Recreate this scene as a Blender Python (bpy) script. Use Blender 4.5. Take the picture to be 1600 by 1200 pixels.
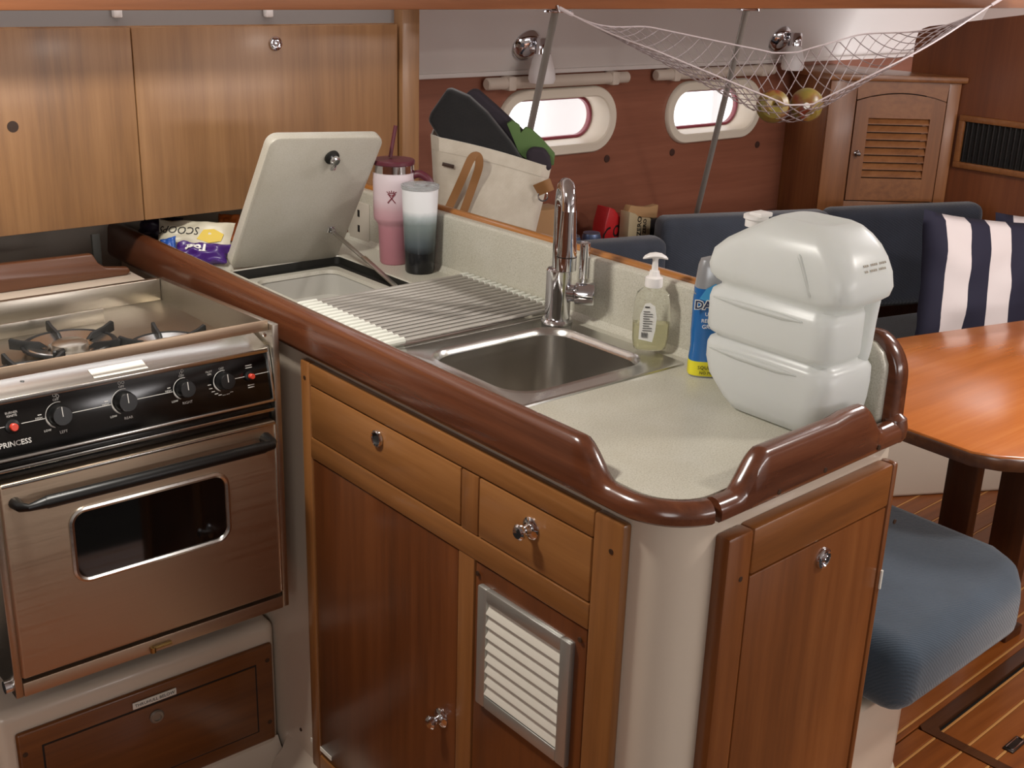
import bpy, bmesh, math, random
from math import sin, cos, pi, radians, sqrt, atan2
from mathutils import Vector as V, Matrix as Mx
random.seed(7)
for o in list(bpy.data.objects): bpy.data.objects.remove(o)
SC = bpy.context.scene
COL = SC.collection

# ------------------------------------------------------------------ camera
FPX, PITCH, ROLL, YAW = 1855.2, .344849, .0322667, .702977
CAM = V((0, 0, 1.62))
FW = V((sin(YAW)*cos(PITCH), cos(YAW)*cos(PITCH), -sin(PITCH)))
_r = V((cos(YAW), -sin(YAW), 0)); _u = _r.cross(FW)
RT = _r*cos(ROLL) + _u*sin(ROLL); UP = -_r*sin(ROLL) + _u*cos(ROLL)
cd = bpy.data.cameras.new('camera'); cam = bpy.data.objects.new('camera', cd); COL.objects.link(cam)
cd.sensor_fit = 'HORIZONTAL'; cd.sensor_width = 36; cd.lens = FPX/1600*36; cd.clip_start = .02
cam.matrix_world = Mx(((RT.x, UP.x, -FW.x, CAM.x), (RT.y, UP.y, -FW.y, CAM.y), (RT.z, UP.z, -FW.z, CAM.z), (0, 0, 0, 1)))
SC.camera = cam

# ------------------------------------------------------------------ light
SC.view_settings.view_transform = 'Standard'; SC.view_settings.look = 'None'
SC.view_settings.gamma = 1; SC.view_settings.use_curve_mapping = False
SC.view_settings.exposure = 0.52
w = bpy.data.worlds.new('daylight'); SC.world = w; w.use_nodes = True
w.node_tree.nodes['Background'].inputs[0].default_value = (1, .97, .98, 1)
w.node_tree.nodes['Background'].inputs[1].default_value = 1.7
def area(name, loc, size, power, col, target=None, sy=None):
    l = bpy.data.lights.new(name, 'AREA'); l.energy = power; l.color = col
    if sy: l.shape = 'RECTANGLE'; l.size = size; l.size_y = sy
    else: l.shape = 'DISK'; l.size = size
    o = bpy.data.objects.new(name, l); COL.objects.link(o); o.location = loc
    if target: o.rotation_euler = (V(target)-V(loc)).to_track_quat('-Z', 'Y').to_euler()
    return o
area('galley_dome_light', (.42, 1.60, 1.955), .20, 14, (1, .955, .88))
area('saloon_dome_light', (2.35, .20, 1.955), .24, 13, (1, .94, .88))
area('saloon_hatch_daylight', (3.0, 1.0, 1.965), .5, 14, (1, .96, .95))
area('companionway_daylight', (-1.0, -.9, 1.65), 1.3, 15, (1, .98, .96), (1.2, 1.1, .9))
area('opposite_side_fill', (2.5, -1.66, 1.42), 2.4, 20, (1, .95, .94), (2.5, 2.9, 1.3), .28)  # added fill from the unseen side, brightens the liner and hull wood

# ------------------------------------------------------------------ helpers
def px(x, y, X=None, Y=None, Z=None, P=None, N=None):
    d = FW + RT*((x-800)/FPX) - UP*((y-600)/FPX)
    if X is not None: t = (X-CAM.x)/d.x
    elif Y is not None: t = (Y-CAM.y)/d.y
    elif Z is not None: t = (Z-CAM.z)/d.z
    else: t = (V(P)-CAM).dot(N)/d.dot(N)
    return CAM + d*t
def lin(c):
    c = c.lstrip('#'); r = []
    for i in (0, 2, 4):
        v = int(c[i:i+2], 16)/255
        r.append(v/12.92 if v <= .04045 else ((v+.055)/1.055)**2.4)
    return (*r, 1)
WM = {}
def thing(name, label, cat, loc=(0, 0, 0), rot=None, group=None, kind=None):
    o = bpy.data.objects.new(name, None); COL.objects.link(o); o.empty_display_size = .05
    m = Mx.Translation(V(loc)) @ (rot.to_4x4() if rot else Mx.Identity(4))
    o.matrix_world = m; WM[o.name] = m
    if label: o['label'] = label
    if cat: o['category'] = cat
    if group: o['group'] = group
    if kind: o['kind'] = kind
    return o
def tomesh(name, bm, ang=35):
    me = bpy.data.meshes.new(name)
    bmesh.ops.recalc_face_normals(bm, faces=bm.faces)
    bm.to_mesh(me); bm.free()
    me.shade_smooth(); me.set_sharp_from_angle(angle=radians(ang))
    return me
def part(name, bm, mat, parent, world=True, label=None, kind=None, ang=35):
    """mesh given in world coordinates (or in the thing's own frame) -> child of parent"""
    me = tomesh(name, bm, ang) if isinstance(bm, bmesh.types.BMesh) else bm
    if world and isinstance(bm, bmesh.types.BMesh): me.transform(WM[parent.name].inverted())
    if mat and not me.materials: me.materials.append(MAT[mat])
    o = bpy.data.objects.new(name, me); COL.objects.link(o); o.parent = parent
    WM[o.name] = WM[parent.name]
    if label: o['label'] = label
    if kind: o['kind'] = kind
    return o
def solo(name, bm, mat, label=None, cat=None, group=None, kind=None, ang=35):
    me = tomesh(name, bm, ang)
    xs = [v.co for v in me.vertices]
    c = V(((min(v.x for v in xs)+max(v.x for v in xs))/2, (min(v.y for v in xs)+max(v.y for v in xs))/2, min(v.z for v in xs)))
    me.transform(Mx.Translation(-c)); me.materials.append(MAT[mat])
    o = bpy.data.objects.new(name, me); COL.objects.link(o); o.location = c; WM[o.name] = Mx.Translation(c)
    if label: o['label'] = label
    if cat: o['category'] = cat
    if group: o['group'] = group
    if kind: o['kind'] = kind
    return o
def dup(o, delta, label=None):
    r = o.copy(); COL.objects.link(r); r.location = o.location + V(delta)
    if label: r['label'] = label
    for ch in list(o.children):
        c = ch.copy(); COL.objects.link(c); c.parent = r
        for g in list(ch.children):
            d = g.copy(); COL.objects.link(d); d.parent = c
    return r
def B(): return bmesh.new()
def bev(bm, w, seg=2, ang=30):
    if w <= 0: return bm
    es = [e for e in bm.edges if len(e.link_faces) == 2 and e.calc_face_angle(0) > radians(ang)]
    bmesh.ops.bevel(bm, geom=es, offset=w, segments=seg, profile=.5, affect='EDGES', clamp_overlap=True)
    return bm
def box(x0, x1, y0, y1, z0, z1, b=0, seg=2):
    bm = B()
    vs = [bm.verts.new(p) for p in ((x0, y0, z0), (x1, y0, z0), (x1, y1, z0), (x0, y1, z0), (x0, y0, z1), (x1, y0, z1), (x1, y1, z1), (x0, y1, z1))]
    for f in ((0, 3, 2, 1), (4, 5, 6, 7), (0, 1, 5, 4), (1, 2, 6, 5), (2, 3, 7, 6), (3, 0, 4, 7)): bm.faces.new([vs[i] for i in f])
    bmesh.ops.recalc_face_normals(bm, faces=bm.faces)
    return bev(bm, b, seg)
def prism(poly, h0, h1, ax='z', b=0, seg=2, fn=None):
    bm = B()
    f = fn or {'z': lambda a, c, h: (a, c, h), 'x': lambda a, c, h: (h, a, c), 'y': lambda a, c, h: (a, h, c)}[ax]
    lo = [bm.verts.new(f(a, c, h0)) for a, c in poly]; hi = [bm.verts.new(f(a, c, h1)) for a, c in poly]
    n = len(poly); bm.faces.new(lo); bm.faces.new(hi)
    for i in range(n): bm.faces.new((lo[i], lo[(i+1) % n], hi[(i+1) % n], hi[i]))
    bmesh.ops.recalc_face_normals(bm, faces=bm.faces)
    return bev(bm, b, seg)
def loft(rings, caps=(True, True), closed=True):
    bm = B(); R = [[bm.verts.new(p) for p in r] for r in rings]; n = len(rings[0])
    for a, b_ in zip(R, R[1:]):
        for i in range(n if closed else n-1):
            try: bm.faces.new((a[i], a[(i+1) % n], b_[(i+1) % n], b_[i]))
            except ValueError: pass
    if closed and caps[0]: bm.faces.new(R[0])
    if closed and caps[1]: bm.faces.new(R[-1])
    return bm
def lathe(prof, c=(0, 0, 0), n=32, M=None, caps=(True, True)):
    c = V(c); rings = []
    for r, z in prof:
        r = max(r, 1e-5)
        rings.append([V((r*cos(2*pi*i/n), r*sin(2*pi*i/n), z)) for i in range(n)])
    if M is not None: rings = [[M @ p for p in r] for r in rings]
    return loft([[p + c for p in r] for r in rings], caps)
def tube(pts, r, n=10, caps=True, closed=False):
    pts = [V(p) for p in pts]; m = len(pts); rr = r if isinstance(r, (list, tuple)) else [r]*m
    rings = []; t0 = (pts[1]-pts[0]).normalized(); up = V((0, 0, 1)) if abs(t0.z) < .9 else V((1, 0, 0))
    nrm = (up - t0*up.dot(t0)).normalized()
    for i in range(m):
        if closed: t = (pts[(i+1) % m]-pts[i-1]).normalized()
        else: t = (pts[min(i+1, m-1)]-pts[max(i-1, 0)]).normalized()
        nrm = (nrm - t*nrm.dot(t)).normalized(); bn = t.cross(nrm)
        rings.append([pts[i] + (nrm*cos(2*pi*k/n) + bn*sin(2*pi*k/n))*rr[i] for k in range(n)])
    if closed: rings.append(rings[0])
    bm = loft(rings, (caps and not closed,)*2)
    if closed: bmesh.ops.remove_doubles(bm, verts=bm.verts, dist=1e-6)
    return bm
def join(*bms):
    out = B(); tmp = []
    for b in bms:
        me = bpy.data.meshes.new('t'); b.to_mesh(me); b.free(); out.from_mesh(me); bpy.data.meshes.remove(me)
    return out
def xf(bm, M): bmesh.ops.transform(bm, matrix=M, verts=bm.verts); return bm
def frame(o, ex, ey, ez=None):
    ex = V(ex).normalized(); ey = V(ey).normalized(); ez = V(ez) if ez else ex.cross(ey)
    return Mx(((ex.x, ey.x, ez.x, o[0]), (ex.y, ey.y, ez.y, o[1]), (ex.z, ey.z, ez.z, o[2]), (0, 0, 0, 1)))
def rrect(x0, x1, y0, y1, r, n=6):
    p = []
    for cx, cy, a in ((x1-r, y1-r, 0), (x0+r, y1-r, 90), (x0+r, y0+r, 180), (x1-r, y0+r, 270)):
        for i in range(n+1):
            t = radians(a + 90*i/n); p.append((cx + r*cos(t), cy + r*sin(t)))
    return p
def stadium(cx, cz, hw, hh, n=12): return rrect(cx-hw, cx+hw, cz-hh, cz+hh, hh*.999, n)
def smoothpath(pts, n=8):
    pts = [V(p) for p in pts]; out = []
    for i in range(len(pts)-1):
        p0 = pts[max(i-1, 0)]; p1 = pts[i]; p2 = pts[i+1]; p3 = pts[min(i+2, len(pts)-1)]
        for k in range(n):
            t = k/n
            out.append(.5*((2*p1) + (p2-p0)*t + (2*p0-5*p1+4*p2-p3)*t*t + (3*p1-p0-3*p2+p3)*t**3))
    return out + [pts[-1]]
def text(s, size, M, depth=.0002, align='CENTER', shear=0, fn=None, bold=0, sx=1):
    cu = bpy.data.curves.new('txt', 'FONT'); cu.body = s; cu.size = size; cu.align_x = align; cu.align_y = 'CENTER'
    cu.extrude = depth; cu.resolution_u = 2; cu.shear = shear; cu.offset = bold
    o = bpy.data.objects.new('txt', cu); COL.objects.link(o)
    me = bpy.data.meshes.new_from_object(o.evaluated_get(bpy.context.evaluated_depsgraph_get()))
    bpy.data.objects.remove(o); bpy.data.curves.remove(cu)
    bm = B(); bm.from_mesh(me); bpy.data.meshes.remove(me)
    for v in bm.verts: v.co.x *= sx
    if fn:
        for v in bm.verts: v.co = fn(v.co)
    if M is not None: xf(bm, M)
    return bm
def blob(bm, amp, sc, seed=0):
    from mathutils import noise
    for v in bm.verts:
        v.co += V(noise.noise_vector(v.co*sc + V((seed, seed*1.7, seed*.3))))*amp
    return bm
def subd(bm, cuts): bmesh.ops.subdivide_edges(bm, edges=bm.edges[:], cuts=cuts, use_grid_fill=True); return bm

# ------------------------------------------------------------------ materials
MAT = {}
def base(name, col, rough=.5, metal=0, **k):
    m = bpy.data.materials.new(name); m.use_nodes = True; MAT[name] = m
    b = m.node_tree.nodes['Principled BSDF']
    b.inputs['Base Color'].default_value = lin(col) if isinstance(col, str) else col
    b.inputs['Roughness'].default_value = rough; b.inputs['Metallic'].default_value = metal
    for kk, vv in k.items(): b.inputs[kk.replace('_', ' ')].default_value = vv
    return m, m.node_tree, b
def N(nt, t, **k):
    n = nt.nodes.new(t)
    for a, v in k.items():
        if hasattr(n, a) and a not in n.inputs: setattr(n, a, v)
        else: n.inputs[a.replace('_', ' ')].default_value = v
    return n
def coords(nt, scale=(1, 1, 1), loc=(0, 0, 0)):
    tc = N(nt, 'ShaderNodeTexCoord'); mp = N(nt, 'ShaderNodeMapping')
    mp.inputs['Scale'].default_value = scale; mp.inputs['Location'].default_value = loc
    nt.links.new(tc.outputs['Object'], mp.inputs[0]); return mp.outputs[0]
def ramp(nt, fac, stops, interp='LINEAR'):
    r = N(nt, 'ShaderNodeValToRGB'); r.color_ramp.interpolation = interp
    e = r.color_ramp.elements
    while len(e) < len(stops): e.new(.5)
    for i, (p, c) in enumerate(stops): e[i].position = p; e[i].color = lin(c) if isinstance(c, str) else c
    nt.links.new(fac, r.inputs[0]); return r.outputs[0]
def bump(nt, b, h, s=.2, d=.002):
    n = N(nt, 'ShaderNodeBump'); n.inputs['Strength'].default_value = s; n.inputs['Distance'].default_value = d
    nt.links.new(h, n.inputs['Height']); nt.links.new(n.outputs[0], b.inputs['Normal'])
def wood(name, dark, mid, light, ax, rough=.35, coat=.25, band=7, fine=60, strips=True):
    m, nt, b = base(name, mid, rough)
    b.inputs['Coat Weight'].default_value = coat; b.inputs['Coat Roughness'].default_value = .18
    st = {'x': (.05, 1, 1), 'y': (1, .05, 1), 'z': (1, 1, .05)}[ax]
    c = coords(nt, st)
    n1 = N(nt, 'ShaderNodeTexNoise', Scale=band, Detail=4, Roughness=.6, Distortion=.4); nt.links.new(c, n1.inputs['Vector'])
    n2 = N(nt, 'ShaderNodeTexNoise', Scale=fine, Detail=5, Roughness=.65); nt.links.new(c, n2.inputs['Vector'])
    mx = N(nt, 'ShaderNodeMath', operation='MULTIPLY_ADD'); mx.inputs[1].default_value = .42
    nt.links.new(n2.outputs[0], mx.inputs[0])
    sc = N(nt, 'ShaderNodeMath', operation='MULTIPLY'); sc.inputs[1].default_value = .58; nt.links.new(n1.outputs[0], sc.inputs[0])
    nt.links.new(sc.outputs[0], mx.inputs[2])
    col = ramp(nt, mx.outputs[0], [(.33, dark), (.5, mid), (.68, light)])
    nt.links.new(col, b.inputs['Base Color']); bump(nt, b, n2.outputs[0], .08, .001)
    return m
wood('wood_upper', '#77563a', '#8f6844', '#a07850', 'z', .42, .15, 9, 70)
wood('wood_door', '#452410', '#592f15', '#6a3b1c', 'z', .3, .3, 10, 60)
wood('wood_frame_y', '#6d4523', '#84562d', '#96663a', 'y', .32, .3)
wood('wood_frame_z', '#653f20', '#7c4f29', '#8e5f34', 'z', .32, .3)
wood('wood_frame_x', '#643a1a', '#7c4a22', '#8f5a2e', 'x', .32, .3)
wood('wood_end_z', '#5a3113', '#703f1b', '#814e26', 'z', .32, .3)
wood('wood_rail_y', '#402012', '#5e3420', '#75482d', 'y', .22, .5, 8, 50)
wood('wood_rail_x', '#442214', '#633824', '#794b30', 'x', .22, .5, 8, 50)
wood('wood_pedestal', '#4c2810', '#613615', '#75451e', 'x', .35, .3)
wood('wood_hull', '#764836', '#885440', '#95604a', 'x', .38, .2, 5, 50)
wood('wood_bulkhead', '#5c3018', '#703c1f', '#7f4a29', 'z', .4, .2, 5, 50)
wood('wood_locker', '#704323', '#86532c', '#966238', 'z', .4, .2, 8, 60)
wood('wood_locker_x', '#704323', '#89562e', '#9a663b', 'x', .4, .2, 8, 60)
wood('wood_overhead', '#74462c', '#8a5636', '#9b6541', 'x', .35, .3)
wood('wood_table', '#95511e', '#aa602a', '#bd763c', 'x', .22, .5, 6, 45)
wood('wood_table_edge', '#3a2012', '#4d2c18', '#5f3a20', 'x', .3, .4)
wood('wood_table_leg', '#2e170c', '#40200f', '#512b15', 'z', .35, .3)
wood('wood_floor', '#6b3512', '#834619', '#965626', 'x', .35, .3)
wood('wood_holly', '#a8733a', '#b98247', '#c69157', 'x', .35, .3)
wood('wood_backboard', '#4a2a18', '#5a351f', '#684027', 'x', .4, .2)
wood('wood_cap', '#8a5522', '#a36a30', '#b57c40', 'y', .28, .4)
wood('wood_dark', '#2a170c', '#35200f', '#402814', 'z', .5, 0)
base('gelcoat', '#c8b9a7', .3, Coat_Weight=.2)
base('liner_white', '#dcd5d0', .5)
base('gap_dark', '#15100c', .8)
def speckle(name, a, b_, c, rough=.35):
    m, nt, b = base(name, a, rough)
    co = coords(nt)
    n = N(nt, 'ShaderNodeTexNoise', Scale=420, Detail=3, Roughness=.7); nt.links.new(co, n.inputs['Vector'])
    n2 = N(nt, 'ShaderNodeTexNoise', Scale=14, Detail=4); nt.links.new(co, n2.inputs['Vector'])
    col = ramp(nt, n.outputs[0], [(.3, c), (.45, a), (.62, b_)])
    mx = N(nt, 'ShaderNodeMix', data_type='RGBA', blend_type='MULTIPLY'); mx.inputs[0].default_value = .35
    c2 = ramp(nt, n2.outputs[0], [(.3, '#e6e2d6'), (.7, '#ffffff')])
    nt.links.new(col, mx.inputs[6]); nt.links.new(c2, mx.inputs[7]); nt.links.new(mx.outputs[2], b.inputs['Base Color'])
speckle('laminate', '#bab7a9', '#c6c3b7', '#9c9686')
speckle('hatch_white', '#c2beb2', '#c8c4b9', '#bab5a8', .4)
base('bin_white', '#bdbab2', .4)
def steel(name, col, rough, ax):
    m, nt, b = base(name, col, rough, 1)
    st = {'x': (2, 300, 300), 'y': (300, 2, 300), 'z': (300, 300, 2)}[ax]
    c = coords(nt, st); n = N(nt, 'ShaderNodeTexNoise', Scale=1, Detail=3); nt.links.new(c, n.inputs['Vector'])
    mr = N(nt, 'ShaderNodeMapRange'); mr.inputs[3].default_value = rough*.75; mr.inputs[4].default_value = rough*1.35
    nt.links.new(n.outputs[0], mr.inputs[0]); nt.links.new(mr.outputs[0], b.inputs['Roughness'])
    c3 = coords(nt); n3 = N(nt, 'ShaderNodeTexNoise', Scale=9, Detail=4); nt.links.new(c3, n3.inputs['Vector'])
    bump(nt, b, n.outputs[0], .05, .0005)
steel('steel', '#b9b2a6', .30, 'x')
steel('steel_door', '#c2ad96', .42, 'x')
steel('steel_sink', '#a9a49c', .33, 'x')
steel('steel_rim', '#cfcdc8', .22, 'x')
base('chrome', '#dcdce0', .07, 1)
base('brass', '#a8905c', .3, 1)
base('aluminium', '#b6b5ae', .38, .8)
base('slat_white', '#d2cdc0', .45)
base('black_gloss', '#0b0a09', .16)
base('black_plastic', '#0e0e0e', .38)
base('black_glass', '#080706', .05, Coat_Weight=.4)
base('black_rubber', '#15140f', .6)
base('cast_iron', '#191817', .55)
base('red_plastic', '#c8402e', .4)
base('print_white', '#c9c6c0', .6)
base('print_dark', '#2a2522', .6)
base('label_white', '#dad6cb', .5)
base('cream_plastic', '#d8cdbb', .45)
base('shade_tube', '#cdbfb0', .5)
base('grey_bar', '#8c857a', .35, .6)
base('rod_grey', '#a39e96', .4, .3)
base('silicone_tip', '#d5d6cc', .6)
base('wine_plastic', '#5b2430', .42)
base('wine_print', '#7c2a36', .5)
base('soap_label', '#e4e3dc', .4)
base('pump_white', '#e6e2df', .35)
base('paper_brown', '#a27d55', .8)
base('leather_tan', '#93683f', .5)
base('leather_dark', '#3a261a', .5)
base('green_cloth', '#56713f', .8)
base('plum_cloth', '#2a222a', .85)
base('rope_white', '#d3c6c6', .8)
base('frost_glass', '#e9e4e2', .45)
base('cola_red', '#b01e22', .35)
base('cola_black', '#1d0d0d', .5)
base('zero_tan', '#a99878', .45)
base('zero_black', '#141011', .4)
base('can_blue', '#5d6b8a', .35, .5)
base('bag_purple', '#42206f', .3)
base('bag_blue', '#2a55a8', .35)
base('bag_white', '#cfc8b2', .4)
base('bag_dark', '#2b2018', .5)
base('bag_yellow', '#d8b92c', .45)
base('bag_orange', '#c0662a', .45)
base('dish_blue', '#1f5f9e', .25)
base('dish_navy', '#10204a', .4)
base('dish_lightblue', '#3d93c8', .3)
base('dish_silver', '#9b9da0', .3, .4)
base('dish_yellow', '#d9cf2a', .35)
base('dock_grey', '#b9b6b4', .9)
base('strip_shaded', '#8a8683', .5)  # shadow above the upper cabinets, put into the filler strip's colour
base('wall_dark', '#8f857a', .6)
base('outlet_white', '#b5ada0', .5)
base('dark_bronze', '#3a2f28', .35, .7)
base('bolt_dark', '#4a3129', .5, .3)
base('grille_black', '#1b1715', .6)
base('foil_purple_dark', '#2c2030', .5)
# clear things
def clear(name, col, rough=.1, trans=.9, ior=1.35, thin=.5):
    m, nt, b = base(name, col, rough, IOR=ior, Transmission_Weight=trans); return m
clear('clear_plastic', '#f3f3ea', .06, .92, 1.2)
clear('soap_liquid', '#efeccb', .05, .85, 1.2)
clear('clear_lid', '#d5d8d8', .12, .75, 1.3)
m, nt, b = base('port_glass', '#ffffff', .02)
tr = N(nt, 'ShaderNodeBsdfTransparent'); mxs = N(nt, 'ShaderNodeMixShader'); mxs.inputs[0].default_value = .93
out = nt.nodes['Material Output']; nt.links.new(b.outputs[0], mxs.inputs[1]); nt.links.new(tr.outputs[0], mxs.inputs[2]); nt.links.new(mxs.outputs[0], out.inputs[0])
# jug: milky polythene, light passes through diffusely
m, nt, b = base('milky', '#e9ebe9', .30, Subsurface_Weight=.5, Subsurface_Scale=.04)
b.inputs['Subsurface Radius'].default_value = (1, 1, .9)
tl = N(nt, 'ShaderNodeBsdfTranslucent'); tl.inputs[0].default_value = lin('#e9ece8')
mxs = N(nt, 'ShaderNodeMixShader'); mxs.inputs[0].default_value = .45; out = nt.nodes['Material Output']
nt.links.new(b.outputs[0], mxs.inputs[1]); nt.links.new(tl.outputs[0], mxs.inputs[2]); nt.links.new(mxs.outputs[0], out.inputs[0])
def ombre(name, stops, z0, z1, rough=.4):
    m, nt, b = base(name, '#ffffff', rough)
    tc = N(nt, 'ShaderNodeTexCoord'); s = N(nt, 'ShaderNodeSeparateXYZ'); nt.links.new(tc.outputs['Object'], s.inputs[0])
    mr = N(nt, 'ShaderNodeMapRange'); mr.inputs[1].default_value = z0; mr.inputs[2].default_value = z1
    nz = N(nt, 'ShaderNodeTexNoise', Scale=40, Detail=2); nt.links.new(tc.outputs['Object'], nz.inputs['Vector'])
    ad = N(nt, 'ShaderNodeMath', operation='MULTIPLY_ADD'); ad.inputs[1].default_value = .008; nt.links.new(nz.outputs[0], ad.inputs[0]); nt.links.new(s.outputs[2], ad.inputs[2])
    nt.links.new(ad.outputs[0], mr.inputs[0])
    nt.links.new(ramp(nt, mr.outputs[0], stops), b.inputs['Base Color'])
ombre('pink_ombre', [(0, '#a86e78'), (.42, '#b37b85'), (.62, '#c59fa6'), (.74, '#d6c0c6'), (1, '#dccfd4')], 0, .20)
ombre('grey_ombre', [(0, '#0f1012'), (.26, '#14161a'), (.36, '#4a5358'), (.6, '#75807f'), (.68, '#a9b2b4'), (.75, '#e0e2e4'), (1, '#e6e7ea')], 0, .185, .25)
def fabric(name, c1, c2, sc, strength=.5, rough=.9, rib=None):
    m, nt, b = base(name, c1, rough, Sheen_Weight=.3)
    co = coords(nt)
    n = N(nt, 'ShaderNodeTexNoise', Scale=sc*.12, Detail=4); nt.links.new(co, n.inputs['Vector'])
    nt.links.new(ramp(nt, n.outputs[0], [(.3, c1), (.7, c2)]), b.inputs['Base Color'])
    wv = N(nt, 'ShaderNodeTexWave', Scale=sc, Distortion=2.0, Detail=1, Detail_Scale=2.0); wv.bands_direction = rib or 'DIAGONAL'
    nt.links.new(co, wv.inputs['Vector']); bump(nt, b, wv.outputs['Fac'], strength, .004)
fabric('cushion_blue', '#2a3642', '#33404d', 75, .16)
fabric('cushion_navy', '#20242f', '#282d3a', 70, .25)
fabric('cushion_slate', '#30353f', '#383e4a', 80, .16)
fabric('canvas', '#c2b9a8', '#ccc4b4', 300, .15)
fabric('black_cloth', '#101011', '#191818', 200, .2)
def striped():
    m, nt, b = base('stripe_fabric', '#ffffff', .85)
    tc = N(nt, 'ShaderNodeTexCoord'); s = N(nt, 'ShaderNodeSeparateXYZ'); nt.links.new(tc.outputs['Object'], s.inputs[0])
    a = N(nt, 'ShaderNodeMath', operation='MULTIPLY_ADD'); a.inputs[1].default_value = 1/.142; a.inputs[2].default_value = 10.62; nt.links.new(s.outputs[0], a.inputs[0])
    f = N(nt, 'ShaderNodeMath', operation='FRACT'); nt.links.new(a.outputs[0], f.inputs[0])
    nt.links.new(ramp(nt, f.outputs[0], [(0, '#1c1a2e'), (.47, '#d4c9c6')], 'CONSTANT'), b.inputs['Base Color'])
striped()
m, nt, b = base('apple_skin', '#b39a3c', .35, Subsurface_Weight=.1)
co = coords(nt); n = N(nt, 'ShaderNodeTexNoise', Scale=22, Detail=3); nt.links.new(co, n.inputs['Vector'])
nt.links.new(ramp(nt, n.outputs[0], [(.35, '#7d7434'), (.5, '#8a7236'), (.66, '#7a3626')]), b.inputs['Base Color'])

# ================================================================== SETTING
A26 = radians(2.6)                      # the saloon side lies 2.6 degrees off the galley
DX, DN = V((cos(A26), sin(A26), 0)), V((-sin(A26), cos(A26), 0))
def salon(u, v, z=0): return V((u*DX.x + v*DN.x, u*DX.y + v*DN.y, z))
HULL, BULK, CEIL = 2.90, 4.05, 1.98
SH = .72                                 # hull-side shelf behind the seat backs
PORTS = [(2.615, 1.124, .256, .109), (3.372, 1.121, .256, .109)]      # centre x, z, half width, half height
def st(name, bm, mat): return solo(name, bm, mat, kind='structure')
floor = thing('floor', None, None, kind='structure')
part('subfloor', box(-1.3, 4.1, -1.7, 2.95, -.06, -.012), 'gap_dark', floor)
def plank(u0, u1, v0, v1, z0, z1, mat, parent, name):
    bm = B(); pts = [salon(u0, v0), salon(u1, v0), salon(u1, v1), salon(u0, v1)]
    bm.free(); return part(name, prism([(p.x, p.y) for p in pts], z0, z1, 'z', .0012, 1), mat, parent)
V0 = 1.032; U0 = 2.25                   # hatch edge lines (v, u) in the saloon frame
PW = .064
hatch = thing('floor_hatch', 'teak floor hatch with dark inlaid border and flush chrome latch, beside the blue seat', 'hatch', salon(U0, V0))
def rows(vlo, vhi):
    v = 1.055 + PW*40
    while v > vlo:
        a, b_ = v-PW, v
        if b_ <= vhi+1e-6 or a < vhi: yield max(a, vlo), min(b_, vhi), a
        v -= PW
for a, b_, raw in rows(V0+.002, 2.02):
    if b_-a < .004: continue
    plank(1.0, 3.9, a, b_-.0075 if b_-raw > PW-.001 else b_, -.012, 0, 'wood_floor', floor, 'plank')
    if b_-raw > PW-.001: plank(1.0, 3.9, b_-.0065, b_-.0005, -.012, 0, 'wood_holly', floor, 'holly_strip')
for a, b_, raw in rows(.45, V0-.002):
    if b_-a < .004: continue
    full = b_-raw > PW-.001
    plank(1.0, U0-.002, a, b_-.0075 if full else b_, -.012, 0, 'wood_floor', floor, 'plank')
    if full: plank(1.0, U0-.002, b_-.0065, b_-.0005, -.012, 0, 'wood_holly', floor, 'holly_strip')
    if b_ < V0-.03:
        plank(U0+.028, 3.9, a, b_-.0075 if full else b_, -.010, .001, 'wood_floor', hatch, 'plank')
        if full: plank(U0+.028, 3.9, b_-.0065, b_-.0005, -.010, .001, 'wood_holly', hatch, 'holly_strip')
bl = [salon(u, v) for u, v in ((U0, .45), (U0, V0-.012), (U0+.012, V0), (3.9, V0), (3.9, V0-.030), (U0+.04, V0-.030), (U0+.028, V0-.042), (U0+.028, .45))]
part('border', prism([(p.x, p.y) for p in bl], -.010, .0012), 'wood_table_edge', hatch)
lp = px(1585, 1165, Z=0)
lt = part('latch', xf(box(-.034, .034, -.013, .013, 0, .005, .003), frame(lp, DX, DN)), 'dark_bronze', hatch)
part('latch_ring', xf(tube([(x, y, .0055) for x, y in rrect(-.027, .027, -.008, .008, .004, 3)], .0016, 6, closed=True), frame(lp, DX, DN)), 'chrome', lt)
# galley sole (a strip of planking before the stove pedestal)
for i in range(16):
    y1 = 1.86-i*.075
    part('plank', box(-.9, .985, y1-.068, y1, -.012, 0, .0012, 1), 'wood_floor', floor)
    part('holly_strip', box(-.9, .985, y1-.0745, y1-.0685, -.012, 0), 'wood_holly', floor)
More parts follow.
